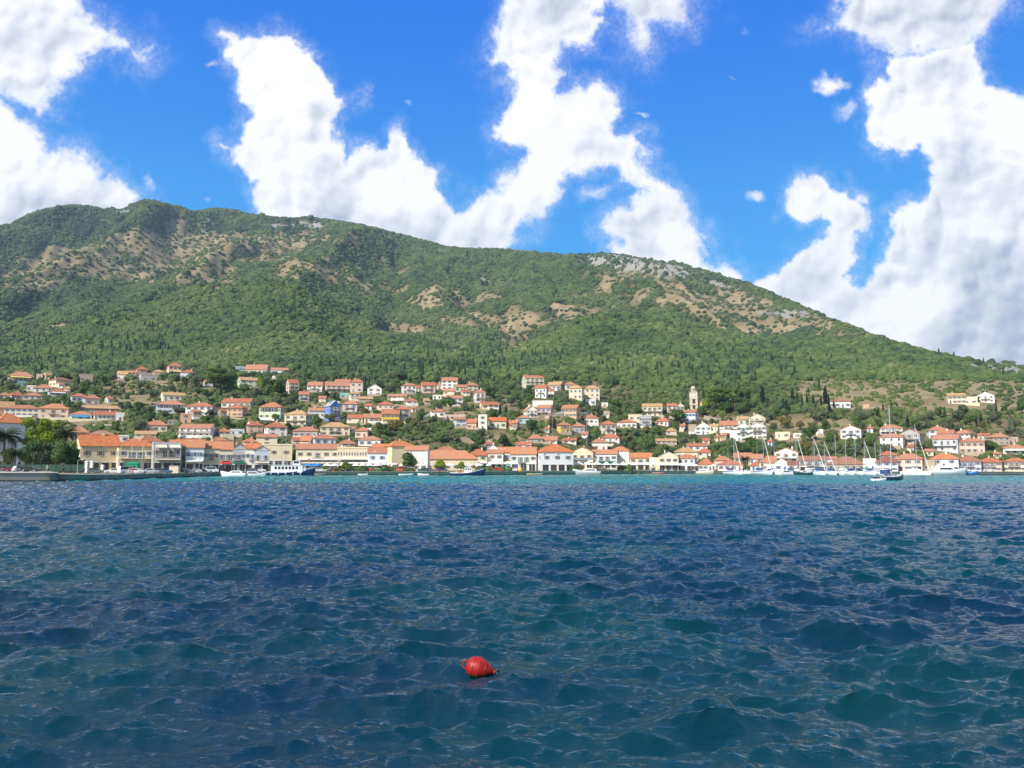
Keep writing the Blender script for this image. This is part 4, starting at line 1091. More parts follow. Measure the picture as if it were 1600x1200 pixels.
tree('broad', 1136, 646, 24, 16); tree('broad', 1160, 647, 22, 16); tree('broad', 1061, 662, 28, 20); tree('broad', 1095, 652, 18, 16)
palm(1165, 735, 17, 10, 405, 'small palm on the waterfront behind the two-masted yacht', 11); palm(742, 702, 10, 9, 395, 'palm above the orange roofs right of the orange roofed hall', 12); palm(1030, 687, 14, 10, 430, 'palm among green trees below the cream apartment house', 13)
palm(790, 690, 12, 8, 410, 'palm on the slope above the orange waterfront roofs, centre', 14)
for x, y, h in ((1192, 634, 34), (1229, 643, 20), (1233, 644, 15), (1290, 633, 33), (1295, 634, 18), (1303, 638, 14), (1271, 634, 20), (1261, 632, 16), (1283, 633, 17), (1238, 625, 20), (1246, 628, 16), (1393, 641, 14), (1402, 640, 12), (1380, 642, 13), (1529, 630, 12), (1533, 664, 20), (1526, 667, 16), (1544, 668, 15), (545, 588, 14), (560, 590, 13), (521, 586, 12), (225, 546, 16), (228, 547, 14), (245, 545, 16), (250, 546, 14), (286, 548, 16), (345, 552, 14), (110, 560, 15), (160, 548, 15), (173, 546, 14)):
    tree('cypress', x, y, h*.2, h)
tree('lime', 1296, 710, 12, 16); tree('ochre', 1228, 670, 22, 18); tree('ochre', 1250, 672, 18, 14); tree('ochre', 1268, 674, 14, 14); tree('broad', 1290, 676, 16, 16)
tree('broad', 1512, 702, 17, 13); tree('broad', 1548, 706, 20, 16); tree('lime', 1455, 698, 14, 12); tree('broad', 704, 640, 18, 18); tree('olive', 517, 660, 18, 13); tree('olive', 283, 646, 26, 9); tree('olive', 328, 652, 16, 12)
tree('broad', 1170, 712, 24, 22); tree('broad', 1185, 714, 20, 22); tree('broad', 1365, 735, 15, 13, 400)
def auto_trees(n_target):
    rs = random.Random(99); topf = tab((0, 597), (120, 590), (200, 582), (300, 570), (450, 580), (600, 594), (700, 592), (800, 606), (880, 610), (1000, 640), (1200, 652), (1300, 640), (1400, 650), (1600, 640))
    botf = tab((0, 700), (120, 672), (200, 680), (330, 690), (420, 690), (600, 694), (760, 704), (900, 706), (1000, 712), (1150, 716), (1300, 722), (1400, 712), (1600, 716))
    n = 0; tries = 0
    while n < n_target and tries < 24000:
        tries += 1; x = rs.uniform(2, 1598); t = rs.random(); y = float(topf(x))*(1-t)+float(botf(x))*t
        X, Y, Z = ground_at(x, y); m = Y/F; hm = rs.uniform(3.6, 6.6); wm = hm*rs.uniform(.85, 1.15); h = hm/m; w_ = wm/m
        if gsum(DRY, x, y) > .75 and rs.random() < .8: continue
        ok = True
        for q in HOUSES:
            ox = min(x+w_/2, q['x1'])-max(x-w_/2, q['x0'])
            if ox <= 0: continue
            fx = ox/w_
            if q['b'] <= y+1.5:                      # house stands behind this tree
                oy = min(y, q['b'])-max(y-h, q['e'])
                if oy > .38*(q['b']-q['e']) and fx > .12: ok = False; break
                if y-h < q['b'] < y and y-q['b'] < 2 and fx > .5: ok = False; break
            else:                                    # tree behind the house: must not poke through it
                if y > q['b']-6 and fx > .1: ok = False; break
                if y-h > q['a']-2 and fx > .7: ok = False; break
        if not ok: continue
        if any(abs(x-a) < (w_/2+b)*.62 and abs(y-c) < 6.5 for a, c, b, d in TREES): continue
        k = rs.choices(['olive', 'broad', 'ochre', 'cypress', 'pine'], [10, 8, 1.2, .5, .5])[0]
        if k == 'cypress': tree(k, x, y, w_*.3, h*1.5)
        else: tree(k, x, y, w_, h)
        n += 1
    print('TREES', n, tries)
auto_trees(265)

# ------------------------------------------------------------------ clock tower, chapel, cupola, walls
ST = plaster((.70, .62, .46)); STD = plaster((.50, .42, .30))
def clock_tower():
    X, Y, Z = ground_at(1085, 642); m = Y/F; s = 11.2*m; H = (642-612)*m
    t = empty('clock_tower', (X, Y+s/2, Z), -math.atan2(X, Y)+.12, '', 'tower'); item(t, 'tall cream stone clock tower topped by a small open lantern', 'tower', 1085, 625); t['_fixed'] = 1
    b = MB(); b.box(0, 0, -4, s*.96, s*.96, H+4, ST)
    for z in (.0, H*.30, H*.62, H*.985): b.box(0, 0, z, s*1.06, s*1.06, H*.03, STD)
    for sx in (-1, 1):
        for sy in (-1, 1): b.box(sx*s*.45, sy*s*.45, 0, s*.12, s*.12, H, ST)
    b.build('shaft', t)
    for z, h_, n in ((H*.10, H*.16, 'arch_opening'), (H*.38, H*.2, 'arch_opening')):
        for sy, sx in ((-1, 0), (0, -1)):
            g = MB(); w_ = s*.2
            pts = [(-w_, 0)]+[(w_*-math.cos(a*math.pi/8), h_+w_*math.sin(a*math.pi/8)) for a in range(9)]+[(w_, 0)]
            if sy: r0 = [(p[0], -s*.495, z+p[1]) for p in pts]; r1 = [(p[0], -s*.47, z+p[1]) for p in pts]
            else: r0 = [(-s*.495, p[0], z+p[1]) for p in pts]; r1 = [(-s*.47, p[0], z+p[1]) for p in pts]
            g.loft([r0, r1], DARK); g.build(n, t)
    g = MB(); zc = H*.83
    for k, (r, mt, yy) in enumerate(((s*.30, STD, .50), (s*.25, WHITE, .505))):
        g.tube((0, -s*yy, zc), (0, -s*.47, zc), r, r, mt, 20)
    g.box(0, -s*.515, zc, s*.03, s*.01, s*.2, DARK); g.box(s*.06, -s*.515, zc-.02, s*.13, s*.01, s*.03, DARK); g.build('clock_face', t)
    l = MB(); l.box(0, 0, H*1.015, s*.8, s*.8, H*.03, STD); n = 8
    for i in range(n): a = i*math.pi/4+.39; l.tube((s*.27*math.cos(a), s*.27*math.sin(a), H*1.04), (s*.27*math.cos(a), s*.27*math.sin(a), H*1.17), s*.05, s*.05, ST, 8)
    l.tube((0, 0, H*1.165), (0, 0, H*1.185), s*.36, s*.36, STD, 12); rings = []
    for k in range(6): a = k*math.pi/2/5.2; rings.append([(s*.31*math.cos(a)*math.cos(q*.524), s*.31*math.cos(a)*math.sin(q*.524), H*1.185+s*.36*math.sin(a)) for q in range(12)])
    l.loft(rings, ST); l.tube((0, 0, H*1.185+s*.3), (0, 0, H*1.36), s*.03, s*.02, DARK, 6); l.build('lantern', t)
    X, Y, Z = ground_at(1098, 640); m = Y/F; c = empty('church', (X, Y+5, Z), -math.atan2(X, Y), '', 'church'); item(c, 'yellow church nave beside the clock tower, mostly behind trees', 'church', 1098, 632); c['_fixed'] = 1
    b = MB(); w_ = 16*m; h = 12*m; b.box(0, 0, -3, w_, 10, h+3, plaster((.78, .60, .25))); b.build('wall', c); r = MB(); r.hexa([(-w_/2-.4, -5.4, h), (w_/2+.4, -5.4, h), (w_/2+.4, 5.4, h), (-w_/2-.4, 5.4, h), (-w_/2-.4, -.05, h+1.8), (w_/2+.4, -.05, h+1.8), (w_/2+.4, .05, h+1.8), (-w_/2-.4, .05, h+1.8)], tiles(ROOF['t'][0])); r.build('roof', c)
    for sx in (-.25, .25): o = link('window', window_mesh(.9, 2.0, -1), None, c); o.location = (w_*sx, -5, h*.4)
clock_tower()
def dome_house(x, base, wpx, hpx, Y, name, label, cat, cup=.45):
    if Y: X, Y, Z = at(x, Y)
    else: X, Y, Z = ground_at(x, base)
    m = Y/F; s = wpx*m; H = hpx*m; t = empty(name, (X, Y+s/2, Z), -math.atan2(X, Y), '', cat); item(t, label, cat, x, base-hpx/2); t['_fixed'] = 1
    b = MB(); b.box(0, 0, -2, s, s, H+2, plaster(WALL['W'][0])); b.box(0, 0, H, s*1.12, s*1.12, .15, WHITE); b.build('wall', t); rings = []
    for k in range(6): a = k*math.pi/2/5.15; rings.append([(s*.42*math.cos(a)*math.cos(q*.524), s*.42*math.cos(a)*math.sin(q*.524), H+.15+s*cup*math.sin(a)) for q in range(12)])
    d = MB(); d.loft(rings, plaster((.72, .70, .66))); d.tube((0, 0, H+s*cup), (0, 0, H+s*cup+.9), .05, .03, DARK, 6); d.build('dome', t, True)
    o = link('window', window_mesh(.6, 1.0, -1), None, t); o.location = (0, -s/2, H*.45)
dome_house(427, 599, 6.5, 9, None, 'chapel', 'tiny white domed chapel near the pines, upper left slope', 'chapel', .5)
dome_house(1021, 716, 6, 15, 412, 'belfry', 'little white cupola belfry behind the waterfront awnings', 'belfry', .9)
def wall_seg(x0, y0, x1, y1, hpx, label, mat, lift=.0):
    P = [ground_at(x0+(x1-x0)*i/6, y0+(y1-y0)*i/6) for i in range(7)]; rings = []
    for X, Y, Z in P: h = hpx*Y/F; rings.append([(X, Y-.25, Z-1.5), (X, Y-.2, Z+h), (X, Y+.25, Z+h), (X, Y+.3, Z-1.5)])
    b = MB(); b.loft(rings, mat); c = np.mean([r[0] for r in rings], 0)
    b.v = [(v[0]-c[0], v[1]-c[1], v[2]-c[2]) for v in b.v]
    o = b.build('retaining_wall', loc=tuple(c)); item(o, label, 'wall', (x0+x1)/2, (y0+y1)/2, 'retaining walls on the slopes')
STONE = plaster((.40, .33, .25)); WW = plaster((.78, .76, .70))
for a in ((842, 654, 880, 652, 6), (300, 664, 350, 661, 4), (355, 657, 382, 660, 6), (135, 668, 190, 667, 5), (1100, 655, 1126, 660, 6), (556, 664, 600, 665, 3), (720, 668, 760, 674, 4), (1030, 652, 1056, 655, 4), (380, 680, 420, 686, 4), (1330, 640, 1400, 636, 2), (1440, 652, 1500, 650, 2), (745, 693, 770, 696, 7), (228, 600, 270, 605, 3), (600, 634, 640, 636, 3), (905, 640, 930, 646, 3), (1400, 625, 1450, 622, 2), (1190, 660, 1215, 672, 3), (1560, 640, 1600, 650, 2)):
    wall_seg(*a, 'brownish stone retaining wall', STONE)
for a in ((648, 661, 672, 650, 5), (672, 650, 678, 656, 8), (862, 652, 880, 650, 7), (906, 650, 925, 649, 6), (232, 644, 245, 632, 4), (692, 668, 700, 656, 8), (1108, 676, 1125, 672, 5), (282, 686, 300, 683, 5), (316, 688, 332, 687, 7)):
    wall_seg(*a, 'white plastered garden wall', WW)

# ------------------------------------------------------------------ left promenade: green fence, gate pillars, block
def fence():
    Y = 232.; b = MB(); x0, x1 = at(-40, Y)[0], at(133, Y)[0]; z = at(60, Y)[2]; g = flat((.012, .06, .035), .7); n = 30
    b.box((x0+x1)/2, Y, z+.1, x1-x0, .05, 1.75, g)
    o = empty('garden_fence', ((x0+x1)/2, Y, z), 0, '', ''); b.v = [(v[0]-(x0+x1)/2, v[1]-Y, v[2]-z) for v in b.v]; b.build('screen', o)
    for i in range(16): p = MB(); p.box(x0+(x1-x0)*i/15-(x0+x1)/2, -.08, -.2, .1, .1, 2.2, DARK); p.build('post', o)
    item(o, 'long dark green screened fence along the garden at left', 'fence', 60, 732); o['_fixed'] = 1
fence()
for i, x in enumerate((135, 143, 160)):
    X, Y, Z = at(x, 232-2*i); t = empty('gate_pillar', (X, Y, Z), 0, '', ''); h = 3.1 if i < 2 else 2.1
    b = MB(); b.box(0, 0, -.2, .72, .72, h, WW); b.build('shaft', t); b = MB(); b.box(0, 0, h-.2, .95, .95, .16, WHITE); b.box(0, 0, h-.04, .6, .6, .2, WHITE); b.build('cap', t)
    item(t, ['left white pillar of the garden gate', 'right white pillar of the garden gate', 'lower white pillar standing apart right of the gate pair'][i], 'pillar', x, 727, 'white gate pillars'); t['_fixed'] = 1
X, Y, Z = at(273, 252); b = MB(); b.box(0, 0, -.1, 2.7, 1.6, 2.15, plaster((.58, .50, .36))); b.box(0, 0, 2.05, 2.95, 1.8, .12, CONC); o = b.build('utility_block', loc=(X, Y, Z)); item(o, 'plain beige concrete block on the quay edge between parked cars', 'block', 273, 732); o['_fixed'] = 1
# ------------------------------------------------------------------ cars
TYRE = flat((.02, .02, .02), .8); RIM = flat((.5, .5, .52), .3, .6); LAMPM = flat((.8, .8, .75), .2); REDL = flat((.5, .02, .02), .3)
def car_meshes(col, kind):
    p = flat(col, .25); L = 4.2; W = 1.72; prof = {'hatch': [(-2.1, .75), (-1.95, .95), (-1.75, 1.0), (-1.55, 1.42), (.35, 1.46), (1.05, .98), (1.95, .82), (2.1, .6)], 'saloon': [(-2.15, .7), (-2.1, .95), (-1.45, 1.0), (-.85, 1.40), (.35, 1.42), (1.05, .98), (2.0, .82), (2.15, .58)], 'van': [(-2.2, .8), (-2.18, 1.0), (-2.1, 1.5), (-2.0, 1.95), (1.0, 1.95), (1.55, 1.2), (2.1, 1.05), (2.2, .6)], 'pickup': [(-2.3, .8), (-2.28, .95), (-.5, .97), (-.45, 1.55), (.45, 1.58), (1.0, 1.05), (2.1, .95), (2.3, .6)]}[kind]
    b = MB(); low = [(x, .95) for x, z in prof]
    def ring(y, ins): return [(x, y, min(z, 1.0 if kind != 'van' else 1.15)) for x, z in prof]+[(prof[-1][0]*.98, y, .28), (prof[0][0]*.98, y, .28)]
    b.loft([[(x*.97, y, z if z < .4 else z-.06) for x, y, z in ring(-W/2, 0)], ring(-W/2+.1, 0), ring(W/2-.1, 0), [(x*.97, y, z if z < .4 else z-.06) for x, y, z in ring(W/2, 0)]], p)
    up = [q for q in prof if q[1] > .96]; b2 = MB(); bz = .98 if kind != 'van' else 1.12
    def ur(y, s): c = sum(q[0] for q in up)/len(up); return [(c+(q[0]-c)*s, y, q[1]) for q in up]+[(up[-1][0], y, bz), (up[0][0], y, bz)]
    b2.loft([[(x, y*.99, z) for x, y, z in ur(-W/2+.08, 1)], [(x, y, z) for x, y, z in ur(-W/2+.2, 1)], ur(W/2-.2, 1), ur(W/2-.08, 1)], p)
    g = MB(); zt = max(q[1] for q in up)-.13; zb = bz+.02; xs = [q[0] for q in up if q[1] > zt]; xa, xb = min(xs)+.05, max(xs)-.05
    for sy in (-1, 1): y = sy*(W/2-.055); g.hexa([(xa-.2, y-.02, zb), (xb+.35, y-.02, zb), (xb+.35, y+.02, zb), (xa-.2, y+.02, zb), (xa, y-.02, zt), (xb, y-.02, zt), (xb, y+.02, zt), (xa, y+.02, zt)], GLASS)
    body = b.mesh('body'); n0 = len(b.v)
    b.v += b2.v; b.f += [tuple(i+n0 for i in f) for f in b2.f]; b.m += b2.m
    w_ = MB(); w_.tube((0, -.11, 0), (0, .11, 0), .32, .32, TYRE, 14); w_.tube((0, -.125, 0), (0, .125, 0), .19, .19, RIM, 10)
    h = MB(); h.box(0, 0, 0, .08, .34, .16, LAMPM); r = MB(); r.box(0, 0, 0, .08, .28, .16, REDL)
    return b.mesh('body'), g.mesh('windows'), w_.mesh('wheel'), h.mesh('headlight'), r.mesh('tail_light'), prof
_cc = {}
CARC = {'white': (.75, .75, .75), 'silver': (.48, .50, .52), 'grey': (.16, .17, .18), 'black': (.02, .02, .022), 'dark blue': (.02, .05, .13), 'red': (.55, .02, .03), 'dark red': (.20, .02, .03), 'orange red': (.60, .10, .04), 'light blue': (.15, .32, .50), 'dark green': (.03, .09, .06)}
def car(x, d, col, kind, rot=0, Y=None):
    Y = Y or qy(x, d); X, Y, Z = at(x, Y); k = (col, kind)
    if k not in _cc: _cc[k] = car_meshes(CARC[col], kind)
    bo, gl, wh, hl, tl, prof = _cc[k]; t = empty('parked_car' if kind != 'van' else 'parked_van', (X, Y, Z), -math.atan2(X, Y)+rot, '', '')
    link('body', bo, None, t); link('windows', gl, None, t)
    for sx in (-1.3, 1.3):
        for sy in (-.76, .76): o = link('wheel', wh, None, t); o.location = (sx, sy, .32)
    for sy in (-.6, .6): o = link('headlight', hl, None, t); o.location = (prof[-1][0]-.06, sy, .62); o = link('tail_light', tl, None, t); o.location = (prof[0][0]+.05, sy, .74)
    item(t, f"{col} parked {dict(hatch='hatchback', saloon='saloon car', van='van', pickup='pickup truck')[kind]}", 'van' if kind == 'van' else 'car', x, 733, 'cars parked along the quay')
LC = [(6, 'grey', 'hatch'), (20, 'dark red', 'saloon'), (33, 'silver', 'hatch'), (47, 'black', 'hatch'), (150, 'grey', 'hatch'), (177, 'white', 'saloon'), (198, 'white', 'van'), (214, 'silver', 'hatch'), (235, 'silver', 'saloon'), (244, 'grey', 'hatch'), (257, 'light blue', 'hatch'), (284, 'black', 'saloon'), (294, 'grey', 'hatch'), (305, 'silver', 'saloon'), (312, 'dark green', 'hatch'), (320, 'silver', 'hatch'), (331, 'white', 'van'), (343, 'black', 'saloon'), (352, 'dark red', 'hatch')]
for i, (x, c, k) in enumerate(LC): car(x, 0, c, k, (.0, 3.14, .5, -.4)[i % 4], Y={True: 218 if x < 60 else 222}.get(x < 230, 222+(x-230)*.62))
for i, (x, d, c, k) in enumerate([(407, 9, 'white', 'hatch'), (392, 12, 'silver', 'hatch'), (500, 6, 'white', 'hatch'), (517, 9, 'silver', 'hatch'), (526, 6, 'dark red', 'saloon'), (545, 6, 'black', 'hatch'), (562, 9, 'dark red', 'hatch'), (573, 6, 'red', 'saloon'), (591, 6, 'white', 'saloon'), (605, 8, 'silver', 'saloon'), (621, 8, 'grey', 'hatch'), (628, 5, 'orange red', 'van'), (641, 7, 'orange red', 'pickup'), (661, 7, 'dark green', 'saloon'), (673, 9, 'grey', 'hatch'), (690, 6, 'dark blue', 'saloon'), (752, 10, 'dark blue', 'hatch'), (762, 10, 'silver', 'hatch'), (777, 6, 'red', 'hatch'), (789, 11, 'black', 'saloon'), (804, 11, 'white', 'hatch'), (1383, 12, 'white', 'hatch'), (1546, 12, 'silver', 'hatch')]): car(x, d, c, k, (0, 3.14)[i % 2]+(i*37 % 7-3)*.04)
# ------------------------------------------------------------------ people on the left promenade
def person(x, Y, top, legs, label, stride=.25, face=1.57):
    X, Y, Z = at(x, Y); me = bpy.data.meshes.new('person'); s = 1.0
    J = [(0, 0, .95), (0, 0, 1.2), (0, .0, 1.42), (0, 0, 1.52), (0, .02, 1.66), (.1, 0, .9), (.11, stride*.6, .5), (.11, stride*.3, .08), (.11, stride*.3+.16, .04), (-.1, 0, .9), (-.11, -stride*.2, .5), (-.11, -stride*.9, .1), (-.11, -stride*.9+.16, .05), (.19, 0, 1.40), (.24, -stride*.4, 1.12), (.23, -stride*.2, .88), (-.19, 0, 1.40), (-.24, stride*.4, 1.12), (-.23, stride*.7, .90)]
    E = [(0, 1), (1, 2), (2, 3), (3, 4), (0, 5), (5, 6), (6, 7), (7, 8), (0, 9), (9, 10), (10, 11), (11, 12), (2, 13), (13, 14), (14, 15), (2, 16), (16, 17), (17, 18)]
    R = [.15, .13, .14, .06, .105, .1, .07, .05, .04, .1, .07, .05, .04, .065, .045, .04, .065, .045, .04]
    me.from_pydata(J, E, []); import bmesh
    bm = bmesh.new(); bm.from_mesh(me); bm.verts.layers.skin.verify(); bm.to_mesh(me); bm.free()
    o = bpy.data.objects.new('person', me); C.objects.link(o)
    for i, r in enumerate(R): me.skin_vertices[0].data[i].radius = (r, r); me.skin_vertices[0].data[i].use_root = (i == 0)
    m = o.modifiers.new('skin', 'SKIN'); m2 = o.modifiers.new('sub', 'SUBSURF'); m2.levels = m2.render_levels = 1
    b = NB('clothing'); z = b.n('SeparateXYZ', i_0=b.n('TexCoord').outputs['Object']); sk = (.45, .27, .18)
    c = b.mix(b.math('GREATER_THAN', z.outputs[2], .93), legs, top); c = b.mix(b.math('GREATER_THAN', z.outputs[2], 1.46), c, sk); c = b.mix(b.math('LESS_THAN', z.outputs[2], .45), c, sk)
    b.pbsdf(Base_Color=c, Roughness=.8); me.materials.append(b.m); o.location = (X, Y, Z); o.rotation_euler = (0, 0, face); h = MB()
    rings = [[(.115*math.cos(a)*math.cos(q*.785), .02+.12*math.cos(a)*math.sin(q*.785), 1.68+.12*math.sin(a)) for q in range(8)] for a in (.1, .6, 1.1, 1.5)]
    h.loft(rings, DARK); h.build('hair', o, True); item(o, label, 'person', x, 732, 'people on the promenade'); o['_fixed'] = 1
person(74, 186, (.72, .68, .60), (.35, .30, .25), 'person in a pale top walking along the left quay', .2, 1.2)
person(99, 193, (.03, .04, .06), (.03, .03, .05), 'person in dark clothes walking near the quay steps at left', .3, -1.4)
person(131, 200, (.02, .03, .10), (.02, .02, .05), 'person in dark blue clothes standing before the gate pillars', .05, 0)
person(207, 206, (.65, .05, .08), (.6, .06, .1), 'person dressed all in red beside the parked cars', .1, 0)
person(202, 205, (.6, .5, .3), (.3, .1, .1), 'person in a tan top beside the person in red', .1, 2)
person(344, 296, (.6, .2, .2), (.1, .1, .2), 'person in a pinkish red top near the end of the quay', .1, 1)
# ------------------------------------------------------------------ mooring buoy
def buoy():
    u, t = ut(750, 1055); Y = -CAMH/float(t); X = float(u)*Y; m = Y/F*1.0; L = 43*m; R = 16.3*m; red = NB('buoy_plastic'); g = red.n('TexCoord').outputs['Object']; n = red.noise(9, 6, g, .7)
    c = red.mix(red.ramp(n, .45, .75), (.33, .013, .007), (.19, .009, .006)); c = red.mix(red.ramp(red.math('ADD', red.n('SeparateXYZ', i_0=red.n('NewGeometry').outputs['Position']).outputs[2], red.math('MULTIPLY', n, -.05)), -.01, .025), (.03, .035, .012), c); red.pbsdf(Base_Color=c, Roughness=.42, Specular_IOR_Level=.4); rm = red.m
    root = empty('mooring_buoy', (X, Y, .05), 0, '', ''); item(root, 'single red mooring buoy lying on its side in the near water', 'buoy', 748, 1042); root['_fixed'] = 1
    prof = [(-.50, .0), (-.495, .25), (-.47, .50), (-.42, .72), (-.34, .87), (-.255, .95), (-.24, .96), (-.12, 1.0), (-.03, 1.0), (.03, .975), (.10, .90), (.20, .76), (.26, .665), (.33, .55), (.42, .37), (.47, .25), (.5, .18), (.52, .0)]
    b = MB(); b.loft([[(L*x, R*r*math.cos(a*.1963), R*r*math.sin(a*.1963)) for a in range(32)] for x, r in prof], rm); rot = (0, rad(13), rad(-6)); sh = b.build('float', root, True); sh.rotation_euler = rot; sh.location = (0, 0, R*.30)
    k = MB()
    for xr, rr in ((-.24, .962), (-.02, 1.0), (.2, .762)):
        q = [[(L*xr+.007*math.cos(u), (R*rr+.005*math.sin(u))*math.cos(a*.1963), (R*rr+.005*math.sin(u))*math.sin(a*.1963)) for u in (0, 1.05, 2.09, 3.14, 4.19, 5.24)] for a in range(33)]; k.loft(q, rm, caps=False)
    e = k.build('moulding_rib', sh, True)
    k = MB(); pts = [(-L*.5-R*.34*math.sin(a*.35)-.0, 0, R*.36*math.cos(a*.35)) for a in range(10)]
    for p, q in zip(pts, pts[1:]): k.tube(p, q, R*.085, R*.085, rm, 8)
    e = k.build('lifting_eye', root, True); e.rotation_euler = rot; e.location = (0, 0, R*.30)
    k = MB(); a0 = mathutils.Vector((L*.5, 0, 0)); k.tube((L*.5, 0, 0), (L*.585, 0, 0), R*.2, R*.12, rm, 10); e = k.build('tail_collar', root, True); e.rotation_euler = rot; e.location = (0, 0, R*.30)
    k = MB(); k.tube((L*.55, 0, .03), (L*.68, .02, -.0), .012, .012, DARK, 6); k.tube((L*.68, .02, 0), (L*.95, .06, -.12), .012, .012, DARK, 6); k.build('rope', root, True)
buoy()
# ------------------------------------------------------------------ lamp posts, parasols, awning tents, kiosks
def lamp(x, d, hpx, label=None, Y=None):
    Y = Y or qy(x, d); X, Y, Z = at(x, Y); h = hpx*Y/F; t = empty('street_lamp', (X, Y, Z), 0, '', ''); b = MB(); b.tube((0, 0, -.2), (0, 0, h), .11, .06, METAL, 8); b.tube((0, 0, -.1), (0, 0, .5), .18, .16, METAL, 8); b.tube((0, 0, h), (1.2, -.3, h+.35), .05, .04, METAL, 6); b.build('pole', t)
    b = MB(); b.box(1.35, -.33, h+.28, .7, .25, .14, WHITE); b.build('lamp_head', t); item(t, 'grey street lamp', 'street lamp', x, 733-hpx*.5, 'street lamps along the quay')
for x, d, h in ((121, 30, 20), (221, 26, 26), (311, 22, 28), (375, 20, 26), (440, 18, 60), (446, 18, 56), (523, 14, 24), (661, 14, 30), (777, 12, 34), (784, 14, 34), (812, 14, 44), (823, 10, 40), (853, 60, 60), (864, 60, 62), (917, 60, 58), (581, 14, 30)): lamp(x, d, h)
def parasol(x, d, wpx, ztop, col, word):
    Y = qy(x, d); X, Y, Z = at(x, Y); m = Y/F; w_ = wpx*m/2; t = empty('parasol', (X, Y, Z), rs_.uniform(0, .5), '', ''); b = MB(); b.tube((0, 0, 0), (0, 0, 3.2), .04, .04, METAL, 6); b.tube((0, 0, 0), (0, 0, .12), .35, .35, CONC, 10); b.build('pole', t)
    c = MB(); n = 8; c.loft([[(w_*r*math.cos(a*.785), w_*r*math.sin(a*.785)*.8, z) for a in range(n)] for r, z in ((1.0, 2.25), (1.0, 2.42), (.55, 2.85), (.04, 3.25))], col); c.build('canopy', t)
    item(t, f'{word} parasol', 'parasol', x, 724, 'cafe parasols on the waterfront')
rs_ = random.Random(8); CW = flat((.80, .77, .70), .8)
for x, d, w_ in ((482, 15, 17), (495, 14, 17)): parasol(x, d, w_, 0, flat((.02, .22, .72), .7), 'bright blue')
for x, d, w_ in ((511, 16, 16), (523, 15, 16), (534, 17, 12), (556, 15, 12), (567, 14, 14), (577, 15, 16), (590, 14, 16), (628, 16, 9), (685, 14, 18), (702, 14, 21), (731, 14, 18), (749, 15, 16), (764, 17, 10), (1087, 14, 12), (1115, 12, 12)): parasol(x, d, w_, 0, CW, 'cream')
def tent(x0, x1, d, z0, z1, depth, label, col=CW, peaks=0):
    xm = (x0+x1)/2; Y = qy(xm, d); X, Y, Z = at(xm, Y); w_ = (x1-x0)*Y/F; t = empty('awning_tent', (X, Y, Z), -math.atan2(X, Y)*.3, '', ''); b = MB()
    if peaks:
        pw = w_/peaks
        for i in range(peaks):
            cx = -w_/2+pw*(i+.5); b.loft([[(cx+sx*pw*.5*r, sy*depth*.5*r, z) for sx, sy in ((-1, -1), (1, -1), (1, 1), (-1, 1))] for r, z in ((.99, z0-.25), (.99, z0), (.45, z0+(z1-z0)*.45), (.03, z1))], col)
    else: b.hexa([(-w_/2, -depth/2, z0-.15), (w_/2, -depth/2, z0-.15), (w_/2, depth/2, z1-.1), (-w_/2, depth/2, z1-.1), (-w_/2, -depth/2, z0+.15), (w_/2, -depth/2, z0+.15), (w_/2, depth/2, z1), (-w_/2, depth/2, z1)], col)
    b.build('canopy', t); n = max(2, int(w_/4))
    for i in range(n+1):
        p = MB(); p.box(-w_/2+.1+(w_-.2)*i/n, -depth/2+.15, 0, .1, .1, z0-.1, METAL); p.build('post', t)
    item(t, label, 'awning', xm, 727); t['_fixed'] = 1
tent(456, 530, 20, 3.3, 3.8, 5, 'long tan flat awning in front of the long cream building', flat((.62, .55, .42), .8))
tent(530, 600, 20, 3.2, 3.7, 5, 'long white awning in front of the narrow windowed pale yellow building')
tent(597, 620, 16, 2.8, 3.3, 5, 'low white awning at the pinkish red roofed house left of the round green tree')
tent(766, 808, 16, 3.0, 3.6, 5, 'long white awning over the shops right of the orange roofed hall')
tent(822, 838, 10, 3.0, 3.5, 4, 'short white awning left of the largest waterfront house')
tent(897, 940, 7, 2.9, 4.2, 6, 'white peaked tent awnings just right of the largest waterfront house', CW, 3)
tent(941, 980, 7, 2.9, 4.2, 6, 'white peaked tent awnings below the white hipped house', CW, 3)
tent(980, 1028, 7, 2.9, 3.8, 6, 'long flat white awning over cafe tables left of the cream gabled house')
tent(1030, 1079, 7, 2.7, 3.5, 6, 'long white awning in front of the cream gabled waterfront house')
tent(894, 931, 22, 5.0, 5.6, 3, 'blue-grey awning band above the white peaked tents', flat((.18, .24, .30), .7))
def kiosk(x, d, w_, h, col, roof, name, label):
    Y = qy(x, d); X, Y, Z = at(x, Y); t = empty(name, (X, Y, Z), 0, '', ''); b = MB(); b.box(0, 0, 0, w_, 1.8, h, col); b.build('booth', t); b = MB(); b.box(0, -.93, h*.45, w_*.7, .06, h*.35, GLASS); b.build('window', t); b = MB(); b.hexa([(-w_/2-.2, -1.1, h), (w_/2+.2, -1.1, h), (w_/2+.2, 1.1, h), (-w_/2-.2, 1.1, h), (-w_/4, -.4, h+.5), (w_/4, -.4, h+.5), (w_/4, .4, h+.5), (-w_/4, .4, h+.5)], roof); b.build('roof', t); item(t, label, 'kiosk', x, 730); t['_fixed'] = 1
kiosk(687, 12, 3.6, 2.3, flat((.62, .12, .14), .6), CW, 'kiosk', 'pinkish red kiosk under the cream parasols'); kiosk(794, 7, 1.8, 2.6, flat((.25, .5, .45), .6), flat((.15, .35, .3), .6), 'kiosk', 'tall pale turquoise kiosk on the quay')
